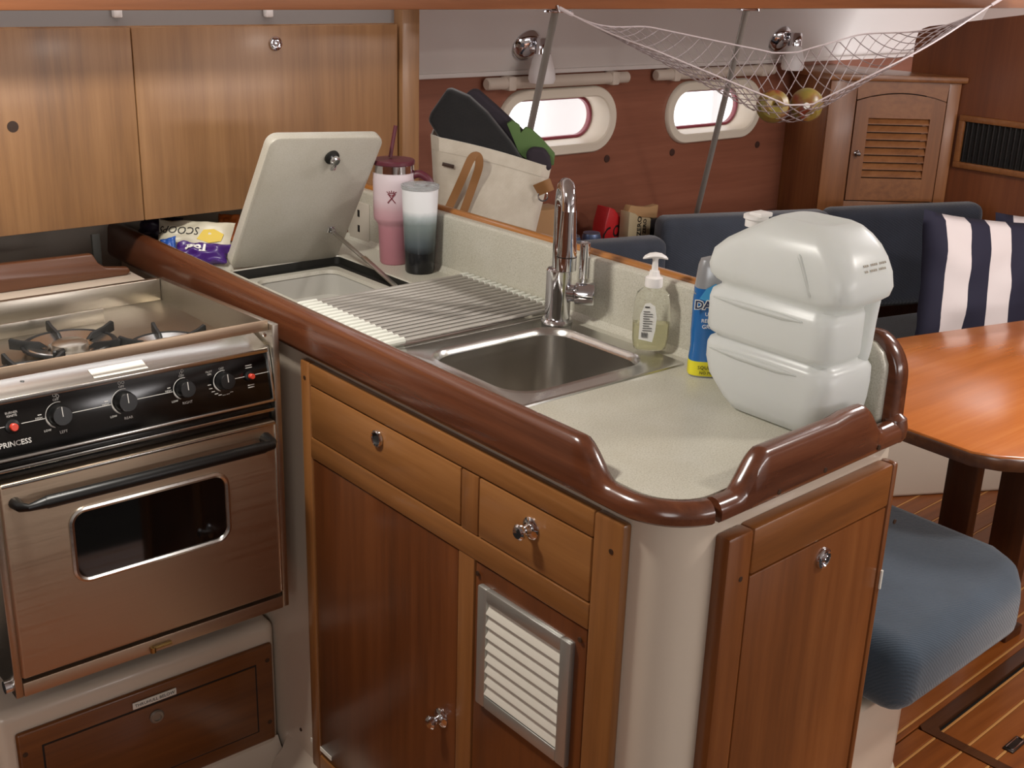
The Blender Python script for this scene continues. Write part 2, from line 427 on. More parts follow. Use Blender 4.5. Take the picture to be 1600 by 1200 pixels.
# hull side with two port openings
bm = B()
def loop(pts):
    vs = [bm.verts.new(p) for p in pts]; return [bm.edges.new((vs[i], vs[(i+1) % len(vs)])) for i in range(len(vs))]
es = loop([(1.4, HULL, 0), (5.0, HULL, 0), (5.0, HULL, 1.3), (1.4, HULL, 1.3)])
for cx, cz, hw, hh in PORTS: es += loop([(a, HULL, c) for a, c in stadium(cx, cz, hw-.03, hh-.03)])
bmesh.ops.triangle_fill(bm, use_beauty=True, edges=es)
st('wall_hull', bm, 'wood_hull')
for i, (cx, cz, hw, hh) in enumerate(PORTS):
    wn = thing('window_%d' % (i+1), None, None, (cx, HULL, cz), kind='structure')
    ring = lambda w_, h_, y: [(a, y, c) for a, c in stadium(cx, cz, w_, h_)]
    part('window_frame', loft([ring(hw, hh, HULL-.001), ring(hw-.002, hh-.002, HULL-.012), ring(hw-.006, hh-.006, HULL-.016), ring(hw-.030, hh-.030, HULL-.016),
        ring(hw-.034, hh-.034, HULL-.012), ring(hw-.040, hh-.040, HULL+.07), ring(hw-.046, hh-.046, HULL+.072), ring(hw-.046, hh-.046, HULL+.09)], (False, False)), 'cream_plastic', wn)
    part('gasket', loft([ring(hw-.040, hh-.040, HULL+.069), ring(hw-.044, hh-.044, HULL+.066), ring(hw-.049, hh-.049, HULL+.069), ring(hw-.049, hh-.049, HULL+.085)], (False, False)), 'wine_print', wn)
    part('pane', prism(stadium(cx, cz, hw-.046, hh-.046), HULL+.074, HULL+.08, 'y'), 'port_glass', wn)
lm = B()
q = [lm.verts.new(p) for p in ((1.66, HULL, 1.287), (5.0, HULL, 1.287), (5.0, 2.77, 1.56), (1.66, 2.77, 1.56), (5.0, 2.25, 1.60), (1.66, 2.25, 1.60))]; lm.faces.new(q[:4]); lm.faces.new((q[3], q[2], q[4], q[5]))
st('ceiling_side_deck', lm, 'liner_white')
st('trim_1', box(-1.3, 5.0, 2.205, 2.262, 1.507, 1.60, .003), 'wood_overhead')
st('trim_2', box(1.72, 5.0, HULL-.012, HULL, 1.278, 1.292, .002), 'liner_white')
st('wall_cabin_side', box(-1.3, 5.0, 2.23, 2.262, 1.60, CEIL), 'liner_white')
st('ceiling', box(-1.3, BULK, -1.7, 2.262, CEIL, CEIL+.03), 'liner_white')
bk = [(-1.7, 0), (HULL, 0), (HULL, 1.25), (2.545, 1.25), (2.545, 1.375), (2.538, 1.402), (2.522, 1.420), (2.495, 1.430), (2.0, 1.512), (1.9, CEIL), (-1.7, CEIL)]
st('wall_bulkhead', prism(bk, BULK, BULK+.03, 'x'), 'wood_bulkhead')
st('wall_forward', box(5.0, 5.03, 1.0, HULL, .9, CEIL), 'liner_white')
st('wall_aft', box(-1.33, -1.3, -1.7, HULL, 0, CEIL), 'wood_bulkhead')
st('wall_opposite', box(-1.3, BULK, -1.73, -1.7, 0, CEIL), 'liner_white')
st('wall_galley_back', box(-1.3, 1.62, 2.605, 2.635, 0, 1.60), 'wall_dark')
# outside: a dock piling and a rail, washed out by daylight
solo('dock_piling', lathe([(.0, 0), (.15, 0), (.15, 2.6), (.12, 2.7), (.0, 2.72)], (5.1, 5.6, -1.0), 20), 'dock_grey', 'round grey dock piling outside, seen through the port nearest the tote bag', 'piling')
dr = thing('dock_ladder', 'pale dock ladder outside, seen through the port behind the hanging fruit net', 'ladder', (6.3, 5.4, -1))
for sx in (0, .3): part('stile', tube([(6.3+sx, 5.4, -1), (6.3+sx, 5.4, 1.4)], .03, 8), 'dock_grey', dr)
for k in range(5): part('rung', tube([(6.3, 5.4, -.1+k*.3), (6.6, 5.4, -.1+k*.3)], .02, 8), 'dock_grey', dr)

# ================================================================== GALLEY PENINSULA
ZC = .98
RC = V((1.091, .957)); RR = .096
def plan(off, y_far=2.60, x_end=1.525, n=10):
    """outer plan line of the peninsula, moved inward by off"""
    p = [(RC.x-RR+off, y_far), (RC.x-RR+off, RC.y)]
    for i in range(1, n+1):
        t = radians(180 + 92.6*i/n); p.append((RC.x+(RR-off)*cos(t), RC.y+(RR-off)*sin(t)))
    e = V(p[-1]); k = (x_end-e.x)/DX.x; p.append((x_end, e.y+k*DX.y)); return p
pen = thing('galley_peninsula', 'white moulded galley peninsula with wooden drawer and door fronts', 'cabinet', (1.25, 1.6, 0))
o_ = plan(.025); i_ = plan(.035)
part('body', prism(o_ + i_[::-1], 0, .956), 'gelcoat', pen)
part('back_panel', box(1.515, 1.535, .93, 2.59, 0, .97), 'gelcoat', pen)
part('toe_cove', prism([(1.02, 0), (1.02, .06), (1.005, .03), (.985, .012), (.95, .0)], 1.1, 1.90, fn=lambda a, c, h: (a, h, c)), 'gelcoat', pen)
FX = 1.004                               # front of the wooden face frame
YL, YR, ZT, ZB = 1.772, .953, .936, .07
YM0, YM1 = 1.297, 1.256
bz = .0025
part('stile', box(FX, 1.021, 1.742, YL, ZB, ZT, .004), 'wood_frame_z', pen)
part('stile', box(FX, 1.021, YR, 1.009, ZB, ZT, .005), 'wood_frame_z', pen)
part('stile', box(FX+.001, 1.021, YM1, YM0, .796, .894, bz), 'wood_frame_z', pen)
part('stile', box(FX+.001, 1.021, 1.262, 1.302, ZB+.03, .755, bz), 'wood_frame_z', pen)
part('rail', box(FX, 1.021, 1.0085, 1.7425, .896, ZT, .004), 'wood_frame_y', pen)
part('rail', box(FX, 1.021, 1.0085, 1.7425, .755, .795, bz), 'wood_frame_y', pen)
part('rail', box(FX, 1.021, 1.0085, 1.7425, ZB, .108, bz), 'wood_frame_y', pen)
def knob(c, n, parent, s=1, name='knob'):
    up = V((0, 0, 1)); ex = up.cross(V(n)).normalized(); M = frame((0, 0, 0), ex, up, V(n)).to_3x3()
    o = part(name, lathe([(0, -.001), (.0165*s, -.001), (.0170*s, .002), (.0150*s, .004), (.0085*s, .006), (.0065*s, .012), (.0075*s, .016), (.0115*s, .020), (.0120*s, .024), (.009*s, .027), (0, .0275)], c, 24, M), 'chrome', parent)
    return o
def flush_knob(c, n, parent, s=1):
    M = frame((0, 0, 0), V((0, 0, 1)).cross(V(n)).normalized(), (0, 0, 1), V(n)).to_3x3()
    o = part('knob', lathe([(0, .006), (.0075*s, .006), (.0085*s, .0035), (.0105*s, .003), (.0125*s, .0055), (.0155*s, .0045), (.017*s, 0), (.017*s, -.001)], c, 28, M), 'chrome', parent)
    return part('push_button', lathe([(0, .009), (.005*s, .0085), (.0065*s, .006), (.0065*s, .004)], c, 20, M), 'chrome', o)
d1 = part('drawer', box(FX+.001, 1.02, 1.2995, 1.7395, .7975, .8935, .002), 'wood_frame_y', pen)
p = px(590, 685, X=FX)
part('finger_ring', lathe([(.0105, 0), (.0105, .004), (.0125, .005), (.0145, .0035), (.015, 0)], p, 28, frame((0, 0, 0), (0, -1, 0), (0, 0, 1), (-1, 0, 0)).to_3x3(), (False, False)), 'chrome', d1)
part('finger_hole', lathe([(0, 0), (.0108, 0), (.0108, .0012), (0, .0012)], p, 24, frame((0, 0, 0), (0, -1, 0), (0, 0, 1), (-1, 0, 0)).to_3x3()), 'gap_dark', d1)
d2 = part('drawer', box(FX+.001, 1.02, 1.0115, 1.2535, .7975, .8935, .002), 'wood_frame_y', pen)
knob(px(830, 825, X=FX+.001), (-1, 0, 0), d2)
dd = part('door', box(FX+.003, 1.02, 1.3045, 1.7395, .110, .7525, .002), 'wood_door', pen)
knob(px(690, 1121, X=FX+.003), (-1, 0, 0), dd)
a, c = px(484, 1151, X=FX), px(516, 1182, X=FX)
part('label_strip', box(FX+.0018, FX+.0035, c.y, a.y, a.z-.012, a.z-.003), 'label_white', dd)
d3 = part('door', box(FX+.003, 1.02, 1.0115, 1.2595, .110, .7525, .002), 'wood_door', pen)
for (a_, c_) in ((476, 590), (955, 862), (470, 1140), (906, 1000), (746, 896)):
    q = px(a_, c_, X=FX); part('plug', lathe([(0, -.001), (.004, -.001), (.004, .0006), (0, .0008)], (FX-.0002, q.y, q.z), 12, frame((0, 0, 0), (0, -1, 0), (0, 0, 1), (-1, 0, 0)).to_3x3()), 'wood_dark', pen)
# louvred aluminium vent
vy0, vy1, vz0, vz1 = 1.033, 1.243, .514, .723; vw = .022; vx = FX-.007
vf = part('vent_frame', join(box(vx, FX+.004, vy0, vy0+vw, vz0, vz1, .003), box(vx, FX+.004, vy1-vw, vy1, vz0, vz1, .003), box(vx, FX+.004, vy0+vw-.001, vy1-vw+.001, vz0, vz0+vw, .003), box(vx, FX+.004, vy0+vw-.001, vy1-vw+.001, vz1-vw, vz1, .003)), 'aluminium', d3)
part('vent_back', box(FX+.001, FX+.0045, vy0+.01, vy1-.01, vz0+.01, vz1-.01), 'gap_dark', d3)
ns = 8
for k in range(ns):
    zt_ = vz1-vw-.001-k*(vz1-vz0-2*vw-.002)/ns; h = (vz1-vz0-2*vw-.002)/ns
    part('vent_slat', prism([(FX+.001, zt_), (FX-.0062, zt_-h*.86), (FX-.0062, zt_-h*.92), (FX-.005, zt_-h*.92), (FX+.001, zt_-h*.2)], vy0+vw-.0005, vy1-vw+.0005, fn=lambda a, c, h_: (a, h_, c)), 'slat_white', vf)
# end panel: its own frame, 2.6 degrees off
EO = V((1.1075, .8622, 0))
ME = frame(EO, DX, (0, 0, 1), -DN)       # local x along, y up, z outwards
def ebox(u0, u1, z0, z1, t0, t1, b=.002): return xf(box(u0, u1, z0, z1, t0, t1, b), ME)
def euv(x, y, t=0):
    p_ = px(x, y, P=EO - DN*t, N=DN) - EO; return p_.dot(DX), p_.z
uR = euv(1404, 735)[0]; uL = 0; zt = .922
u1 = euv(1173, 900)[0]; u2 = euv(1387, 795)[0]; zd = (euv(1173, 898)[1]+euv(1387, 795)[1])/2
part('stile', ebox(uL, u1-.001, .06, zt, -.026, 0, .006), 'wood_end_z', pen)
part('stile', ebox(u2+.001, uR, .06, zt, -.026, 0, .006), 'wood_end_z', pen)
part('rail', ebox(u1-.0005, u2+.0005, zd+.001, zt, -.026, 0, .005), 'wood_frame_x', pen)
part('rail', ebox(u1-.0005, u2+.0005, .06, .10, -.026, 0, .003), 'wood_frame_x', pen)
de = part('door', ebox(u1+.0015, u2-.0015, .1015, zd-.0015, -.024, -.002, .002), 'wood_end_z', pen)
ku = euv(1287, 872)
flush_knob(EO + DX*ku[0] + V((0, 0, ku[1])) + DN*.002, -DN, de)
hu = euv(1375, 905)
part('hinge', tube([EO+DX*hu[0]+V((0, 0, hu[1]+.016))-DN*.001, EO+DX*hu[0]+V((0, 0, hu[1]-.016))-DN*.001], .0025, 8), 'label_white', de)
for a_, c_ in ((1157, 905), (1398, 815)):
    q = euv(a_, c_); part('plug', xf(lathe([(0, -.001), (.004, -.001), (.004, .0006), (0, .0008)], (q[0], q[1], 0), 12), ME), 'wood_dark', pen)

# ---- worktop
top = thing('worktop', 'beige speckled laminate worktop with raised backsplash around the sink', 'worktop', (1.25, 1.6, .956))
pl = [(a, c) for a, c in plan(.03, 1.27, 1.49)]
bits = [prism(pl + [(1.49, 1.27)], .956, ZC)]
for x0, x1, y0, y1 in ((1.025, 1.10, 1.27, 1.90), (1.45, 1.49, 1.27, 1.90), (1.025, 1.49, 1.90, 1.916), (1.025, 1.112, 1.916, 2.245), (1.378, 1.49, 1.916, 2.245), (1.025, 1.49, 2.245, 2.60)):
    bits.append(box(x0, x1, y0, y1, .956, ZC))
part('slab', join(*bits), 'laminate', top)
bs = [(2.384, .95), (.935, .95), (.912, .975), (.912, 1.06)] + [(.955+.043*cos(radians(a)), 1.06+.043*sin(radians(a))) for a in (195, 165, 140, 115, 90)][1:] + [(2.384, 1.103)]
part('backsplash', prism(bs, 1.49, 1.515, 'x', .006, 3), 'laminate', top)
part('backsplash_cove', prism([(1.478, ZC-.001), (1.4905, ZC-.001), (1.4905, ZC+.012), (1.485, ZC+.004)], .94, 2.384, fn=lambda a, c, h: (a, h, c)), 'laminate', top)
# ---- fiddle rail
rail = thing('fiddle_rail', 'varnished reddish wooden fiddle rail edging the worktop, dipping low at its corner', 'rail', (1.0, 1.6, .953))
def sstep(t): t = max(0, min(1, t)); return t*t*(3-2*t)
ys = [2.62, 2.4, 2.0, 1.6, 1.3, 1.15, 1.10] + [1.09-.008*i for i in range(16)]
rp = [(V((RC.x-RR, y)), V((-1, 0)), 'f') for y in ys]
for i in range(0, 15):
    t = radians(180+92.6*i/14); rp.append((RC + V((cos(t), sin(t)))*RR, V((cos(t), sin(t))), 'c'))
e0 = rp[-1][0]
for k in [.006*i for i in range(1, 16)] + [.12, .16, .2, .24, .27, .285] + [.29+.006*i for i in range(17)] + [.39, .40, .41, .418]:
    rp.append((e0 + V((DX.x, DX.y))*k, V((-DN.x, -DN.y)), k))
LOW, TALL = .983, 1.031
def rtop(p, tag):
    if tag == 'f': return LOW + (TALL-LOW)*sstep((p.y-.985)/.062)
    if tag == 'c': return LOW
    if tag < .26: return LOW + (TALL-LOW)*sstep((tag-.025)/.055)
    return LOW+.004 + (TALL-LOW)*sstep((.372-tag)/.06)
def rring(p, n, zt_, tk=.034):
    zb = .953; k = (zt_-LOW)/(TALL-LOW)
    pr = [(-tk+.004, zb), (-.004, zb), (0, zb+.004), (.003*k, zb+.012), (-.001*k, zt_-.013), (-.005, zt_-.005), (-.011, zt_-.0005), (-.020, zt_), (-.027, zt_-.003), (-tk+.002, zt_-.010), (-tk, zt_-.018), (-tk, zb+.006)]
    return [V((p.x+n.x*a, p.y+n.y*a, z)) for a, z in pr]
def rpiece(lst, mat, ends=(0, 0)):
    R_ = []
    for p_, n_, tag in lst: R_.append(rring(p_, n_, rtop(p_, tag), .034))
    part('rail_length', loft(R_), mat, rail)
fi = [r for r in rp if r[2] == 'f']; ci = [r for r in rp if r[2] == 'c']; ei = [r for r in rp if not isinstance(r[2], str)]
rpiece(fi, 'wood_rail_y')
rpiece([(p_ + V((0, 0)), n_, t_) for p_, n_, t_ in [fi[-1]] + ci[:-2]], 'wood_rail_y')
rpiece(ci[-2:] + ei, 'wood_rail_x')
ep = ei[-1][0]
part('end_knob', lathe([(0, .952), (.014, .952), (.019, .960), (.020, .975), (.017, .988), (.008, .995), (0, .996)], (ep.x+.004, ep.y+.018, 0), 20), 'wood_rail_x', rail)
for a_, c_ in ((1216, 768), (1288, 734), (1372, 699)):
    q = px(a_, c_, P=(e0.x, e0.y-.001, 0), N=DN); part('plug', xf(lathe([(0, -.002), (.004, -.002), (.004, .0024), (0, .0026)], (0, 0, 0), 12), frame(q, DX, (0, 0, 1), -DN)), 'wood_dark', rail)
# ---- wooden cap behind and round the backsplash
cap = thing('backsplash_cap', 'wooden capping strip along the top and curved end of the backsplash', 'trim', (1.525, 1.7, .98))
path = [V((0, 2.384, 1.103)), V((0, 1.6, 1.103)), V((0, 1.1, 1.103)), V((0, .962, 1.103))] + [V((0, .962+.055*cos(radians(a)), 1.048+.055*sin(radians(a)))) for a in range(100, 181, 10)] + [V((0, .906, 1.0)), V((0, .905, .957))]
rings = []
for i, p_ in enumerate(path):
    t = (path[min(i+1, len(path)-1)]-path[max(i-1, 0)]).normalized(); nn = V((1, 0, 0)).cross(t); nn = -nn if nn.z < -.01 or (abs(nn.z) < .3 and nn.y > 0) else nn
    wd = .0 if i < 3 else min(1, (i-2)/3.)
    x0, x1 = 1.5145-.012*wd, 1.535
    h0, h1 = -.035, .006+.006*wd
    rings.append([V((x, 0, 0)) + V((0, p_.y, p_.z)) + nn*h for x, h in ((x0, h0), (x1, h0), (x1, h1-.005), (x1-.005, h1), (x0+.005, h1), (x0, h1-.005))])
part('capping', loft(rings[:4]), 'wood_cap', cap, ang=50)
part('end_capping', loft(rings[3:]), 'wood_rail_y', cap, ang=50)

# ---- stainless sink
sink = thing('sink', 'double stainless steel sink set in the worktop, one bowl under the drying rack', 'sink', (1.27, 1.58, .80))
def bowl(x0, x1, y0, y1, fx0, fx1, fy0, fy1, dep, name):
    rr = lambda a, b_, c, d, r, z: [V((p, q, z)) for p, q in rrect(a, b_, c, d, r, 8)]
    R_ = [rr(fx0, fx1, fy0, fy1, .012, ZC-.001), rr(fx0+.001, fx1-.001, fy0+.001, fy1-.001, .012, ZC+.003), rr(fx0+.006, fx1-.006, fy0+.006, fy1-.006, .012, ZC+.0045),
          rr(x0-.012, x1+.012, y0-.012, y1+.012, .062, ZC+.0042), rr(x0-.006, x1+.006, y0-.006, y1+.006, .056, ZC+.0065), rr(x0-.001, x1+.001, y0-.001, y1+.001, .05, ZC+.003), rr(x0+.002, x1-.002, y0+.002, y1-.002, .05, ZC-.006)]
    s = part(name, loft(R_, (False, False)), 'steel_rim', sink)
    R2 = [rr(x0+.002, x1-.002, y0+.002, y1-.002, .05, ZC-.006), rr(x0+.006, x1-.006, y0+.006, y1-.006, .05, ZC-dep+.04), rr(x0+.012, x1-.012, y0+.012, y1-.012, .05, ZC-dep+.014), rr(x0+.03, x1-.03, y0+.03, y1-.03, .045, ZC-dep), rr(x0+.1, x1-.1, y0+.08, y1-.08, .03, ZC-dep-.003)]
    part('basin', loft(R2, (False, True)), 'steel_sink', sink)
    part('drain', lathe([(0, .001), (.028, .001), (.034, .003), (.036, 0), (.036, -.004), (0, -.004)], ((x0+x1)/2, (y0+y1)/2, ZC-dep), 24), 'chrome', sink)
bowl(1.118, 1.408, 1.305, 1.548, 1.089, 1.458, 1.265, 1.600, .135, 'rim')
bowl(1.106, 1.440, 1.622, 1.886, 1.089, 1.458, 1.601, 1.899, .17, 'rim')
# ---- roll-up drying rack
rack = thing('drying_rack', 'roll-up drying rack of grey rods with pale tips over one sink bowl', 'dish rack', (1.29, 1.75, ZC+.012))
nr = 17
for k in range(nr):
    y = 1.612 + (1.902-1.612)*k/(nr-1); z = ZC+.0125
    part('rod', tube([(1.108, y, z), (1.485, y+.004, z)], .0040, 8), 'rod_grey', rack)
    part('rod_tip', tube([(1.076, y, z), (1.080, y, z), (1.118, y, z)], [.004, .0062, .0062], 8), 'silicone_tip', rack)
    part('rod_tip', tube([(1.468, y+.004, z), (1.484, y+.004, z), (1.4875, y+.004, z)], [.0062, .0062, .004], 8), 'silicone_tip', rack)
# ---- tap
tp = px(870, 503, Z=ZC+.005); TX, TY = tp.x, tp.y
tap = thing('kitchen_tap', 'tall chrome pull-out kitchen tap with side lever behind the sink', 'tap', (TX, TY, ZC+.005))
Z0 = ZC+.005
tw = V((-TX, -TY, 0)).normalized(); tw = Mx.Rotation(radians(12), 3, 'Z') @ tw   # spout points out over the bowl
sd = V((-tw.y, tw.x, 0)); sd = sd if sd.x > 0 else -sd
part('base', lathe([(0, 0), (.029, 0), (.030, .004), (.027, .008), (0, .008)], (TX, TY, Z0), 32), 'chrome', tap)
part('body', lathe([(.023, .006), (.0235, .012), (.0235, .100), (.021, .103), (.013, .104)], (TX, TY, Z0), 32), 'chrome', tap)
H_ = .245
neck = [V((TX, TY, Z0+.10)), V((TX, TY, Z0+.17)), V((TX, TY, Z0+H_-.03))] + [V((TX, TY, Z0+H_-.03)) + tw*(.030-.030*cos(radians(a))) + V((0, 0, .045*sin(radians(a)))) for a in range(20, 181, 20)]
part('neck', tube(neck, .0135, 20), 'chrome', tap)
e = neck[-1]
hd = part('spray_head', tube([e+V((0, 0, .006)), e-V((0, 0, .03)), e-V((0, 0, .075)), e-V((0, 0, .100)), e-V((0, 0, .102))], [.0138, .0155, .0175, .0178, .014], 22), 'chrome', tap)
part('spray_ring', tube([e-V((0, 0, .0745)), e-V((0, 0, .0765))], .0181, 22), 'dark_bronze', hd)
j = V((TX, TY, Z0+.058)); sd = (sd*.94 + tw*.34).normalized()
vh = part('valve_housing', tube([j+sd*.01, j+sd*.03], .0165, 20), 'chrome', tap)
part('valve_cap', tube([j+sd*.031, j+sd*.033, j+sd*.066, j+sd*.068], [.018, .0212, .0212, .020], 24), 'chrome', tap)
lv = j + sd*.046
part('lever', tube([lv+V((0, 0, .015)), lv+V((0, 0, .028)), lv+V((0, 0, .03)), lv+V((0, 0, .095)), lv+V((0, 0, .096))], [.004, .004, .0095, .0095, .008], 16), 'chrome', tap)
# ---- top-opening icebox hatch, propped up
ice = thing('icebox', 'top-opening icebox sunk in the worktop, its cream lid propped up on a strut', 'icebox', (1.245, 2.08, ZC-.1))
rr = lambda a, b_, c, d, r, z: [V((p, q, z)) for p, q in rrect(a, b_, c, d, r, 6)]
IX0, IX1, IY0, IY1 = 1.112, 1.378, 1.916, 2.245
part('rim', loft([rr(IX0, IX1, IY0, IY1, .012, ZC), rr(IX0+.001, IX1-.001, IY0+.001, IY1-.001, .012, ZC-.003)], (False, False)), 'hatch_white', ice)
part('gasket', loft([rr(IX0+.001, IX1-.001, IY0+.001, IY1-.001, .012, ZC-.003), rr(IX0+.002, IX1-.002, IY0+.002, IY1-.002, .012, ZC-.019), rr(IX0+.016, IX1-.016, IY0+.016, IY1-.016, .014, ZC-.019), rr(IX0+.016, IX1-.016, IY0+.016, IY1-.016, .014, ZC-.024)], (False, False)), 'black_rubber', ice)
part('ledge', loft([rr(IX0+.016, IX1-.016, IY0+.016, IY1-.016, .014, ZC-.020), rr(IX0+.034, IX1-.034, IY0+.034, IY1-.034, .03, ZC-.020), rr(IX0+.036, IX1-.036, IY0+.036, IY1-.036, .03, ZC-.028)], (False, False)), 'hatch_white', ice)
part('bin', loft([rr(IX0+.034, IX1-.034, IY0+.034, IY1-.034, .03, ZC-.022), rr(IX0+.036, IX1-.036, IY0+.036, IY1-.036, .03, ZC-.075), rr(IX0+.05, IX1-.05, IY0+.05, IY1-.05, .03, ZC-.08), rr(IX0+.052, IX1-.052, IY0+.052, IY1-.052, .03, ZC-.30)], (False, True)), 'bin_white', ice)
LB = V((1.246, 2.245, ZC-.004)); lw = V((.02, -.168, .293)).normalized(); lu = V((1, .0, -.02)); lu = (lu-lw*lu.dot(lw)).normalized(); ln = lu.cross(lw)
if ln.y > 0: ln = -ln
ML = frame(LB, lu, lw, ln)
LH = .338
lid = part('lid', xf(prism(rrect(-.137, .131, 0, LH, .022, 5), -.022, 0, 'z', .004, 2), ML), 'hatch_white', ice)
def luv(x, y): q = px(x, y, P=LB, N=ln) - LB; return q.dot(lu), q.dot(lw)
a_, c_ = luv(518, 245)
part('latch_plate', xf(lathe([(0, 0), (.016, 0), (.016, .004), (.012, .006), (0, .006)], (a_, c_, 0), 20), ML), 'black_rubber', lid)
part('latch', xf(join(lathe([(0, .004), (.0105, .004), (.0105, .016), (.008, .018), (0, .018)], (a_+.002, c_-.001, 0), 20), box(a_-.004, a_+.009, c_-.024, c_, .010, .017, .003)), ML), 'chrome', lid)
a_, c_ = luv(518, 358)
part('strut_bracket', xf(join(box(a_-.011, a_+.006, c_-.008, c_+.008, 0, .002, .0008), box(a_-.004, a_+.004, c_-.006, c_+.006, .001, .012, .001)), ML), 'chrome', lid)
s0 = LB + lu*a_ + lw*c_ + ln*.011; s1 = V((1.352, 1.955, ZC-.016)); sm = s0.lerp(s1, .52)
bx = V((1, 0, 0))
def bar(p, q, w_, t_):
    d = (q-p).normalized(); s_ = bx - d*bx.dot(d); s_.normalize(); n_ = d.cross(s_)
    return xf(box(0, (q-p).length, -w_/2, w_/2, -t_/2, t_/2, t_*.2), frame(p, d, s_, n_))
part('strut', bar(s0, sm, .011, .003), 'grey_bar', ice)
part('strut', bar(sm - (s1-s0).normalized()*.02 + V((0, 0, .003)), s1, .012, .003), 'steel', ice)

# ================================================================== STOVE
SX0, SX1, SY = .459, .965, 1.78
stove = thing('gimballed_stove', 'stainless steel three-burner stove with black control panel and oven door', 'stove', ((SX0+SX1)/2, 2.0, .45))
part('body', box(SX0+.014, SX1-.014, 1.81, 2.235, .475, .93), 'cast_iron', stove)
for x0, x1 in ((SX0, SX0+.013), (SX1-.013, SX1)):
    part('side_panel', prism([(1.772, .450), (1.772, 1.008), (2.245, .988), (2.245, .450)], x0, x1, 'x', .002), 'steel', stove)
part('pan_floor', box(SX0+.013, SX1-.013, 1.80, 2.235, .935, .945), 'steel', stove)
part('pan_back', box(SX0+.013, SX1-.013, 2.232, 2.245, .935, .989, .002), 'steel', stove)
part('rear_riser', box(SX0+.013, .80, 2.145, 2.15, .944, .972, .001), 'steel', stove)
part('front_lip', box(SX0+.012, SX1-.014, 1.784, 1.788, .995, 1.014, .001), 'steel_door', stove)
part('sloping_tray', prism([(1.778, .958), (1.778, .966), (1.84, .984), (1.86, .946), (1.86, .938)], SX0+.014, SX1-.02, 'x', .001), 'steel_rim', stove)
part('data_sticker', xf(box(-.045, .045, -.013, .013, 0, .0005), frame(px(185, 577, P=(0, 1.80, .9726), N=V((0, -.28, .96)))+V((0, 0, .0004)), (1, 0, 0), (0, .96, .28))), 'label_white', stove)
# control panel, leaning back
PB, PT = V((0, 1.768, .873)), V((0, 1.786, .962)); pu = (PT-PB).normalized(); pn = V((1, 0, 0)).cross(pu); pn = -pn if pn.y > 0 else pn
MPf = lambda o: frame(o, (1, 0, 0), pu, pn)
PXL, PXR = SX0+.014, .946; PHH = (PT-PB).length
MP = MPf(V((PXL, PB.y, PB.z))); PWD = PXR-PXL
panel = part('control_panel', xf(box(0, PWD, 0, PHH, -.012, 0, .001), MP), 'black_gloss', stove)
part('panel_trim', xf(join(box(-.003, PWD+.003, -.004, .001, -.012, .003, .001), box(-.003, PWD+.003, PHH-.001, PHH+.005, -.012, .003, .001), box(PWD-.001, PWD+.004, -.004, PHH+.005, -.012, .003, .001), box(-.004, .001, -.004, PHH+.005, -.012, .003, .001)), MP), 'steel_rim', stove)
def puv(x, y):
    q = px(x, y, P=PB, N=pn) - V((PXL, PB.y, PB.z)); return q.x, q.dot(pu)
def arc(cx, cy, r, a0, a1, z=.0006, n=18): return [(cx+r*cos(radians(a0+(a1-a0)*i/n)), cy+r*sin(radians(a0+(a1-a0)*i/n)), z) for i in range(n+1)]
kn = [((92, 648), 'LEFT', (0, 1, 2)), ((194, 627), 'REAR', (0, 1)), ((287, 607), 'RIGHT', (0, 1)), ((349, 595), None, ())]
pr_ = []
for i, ((a_, c_), nm, _) in enumerate(kn):
    u, v = puv(a_, c_); s_ = .88 if i > 1 else 1
    k = part('control_knob', xf(lathe([(0, 0), (.0175*s_, 0), (.0175*s_, .004), (.0155*s_, .018), (.0145*s_, .0195), (0, .0195)], (u, v, 0), 28), MP), 'black_plastic', stove)
    part('pointer', xf(box(u-.0006, u+.0006, v-.001, v+.0145*s_, .0192, .0203), MP), 'print_white', k)
    pr_.append(tube(arc(u, v, .0205*s_, 175, 75), .0005, 4)); pr_.append(tube(arc(u, v, .0205*s_, 245, 175), [.0006+.0008*sin(pi*t/18) for t in range(19)], 4))
    pr_.append(text('OFF', .0055, Mx.Translation((u-.001, v+.0245*s_, .0004))))
    if i < 3:
        pr_.append(box(u-.032*s_, u-.026*s_, v+.0052, v+.0066, 0, .0006)); pr_.append(text('HIGH', .0045, Mx.Translation((u-.031*s_, v+.001, .0004))))
        pr_.append(text('LOW', .0048, Mx.Translation((u-.021*s_, v-.021*s_, .0004)))); pr_.append(text(nm, .0062, Mx.Translation((u+.003, v-.028*s_, .0004))))
        cs = [[(-.0025, .031), (.0025, .029), (.0015, .0345)], [(-.0035, .0305), (.0025, .0305)], [(-.0015, .0295), (.0015, .0335)]][i]
        for a1, b1 in cs: pr_.append(tube(arc(u+a1, v+b1*s_+.0005, .0022, 0, 360, .0006, 12), .0004, 4))
    else:
        pr_.append(text('PILOT\nON', .0045, Mx.Translation((u-.024, v+.018, .0004))))
        for q, tx in enumerate(('200', '250', '300', '350', '400', '450', '500', 'BROIL')):
            t = radians(185+16*q); pr_.append(box(u+.0265*cos(t)-.003, u+.0265*cos(t)+.003, v+.0245*sin(t)-.0006, v+.0245*sin(t)+.0006, 0, .0006))
us = [puv(a_, c_) for (a_, c_), _, _ in kn]
ub = puv(21, 666); ue = puv(391, 587)
for (ua, ub_) in ((0.002, ub[0]-.013), (ub[0]+.012, us[0][0]-.022), (us[0][0]+.021, us[1][0]-.022), (us[1][0]+.021, us[2][0]-.020), (us[3][0]+.019, ue[0]-.009), (ue[0]+.009, PWD-.002)):
    vv = us[1][1]-.001; pr_.append(box(ua, ub_, vv-.0005, vv+.0005, 0, .0007))
pr_.append(text('PRINCESS', .0115, Mx.Translation((puv(24, 693)[0], puv(24, 693)[1], .0004)), bold=.0002))
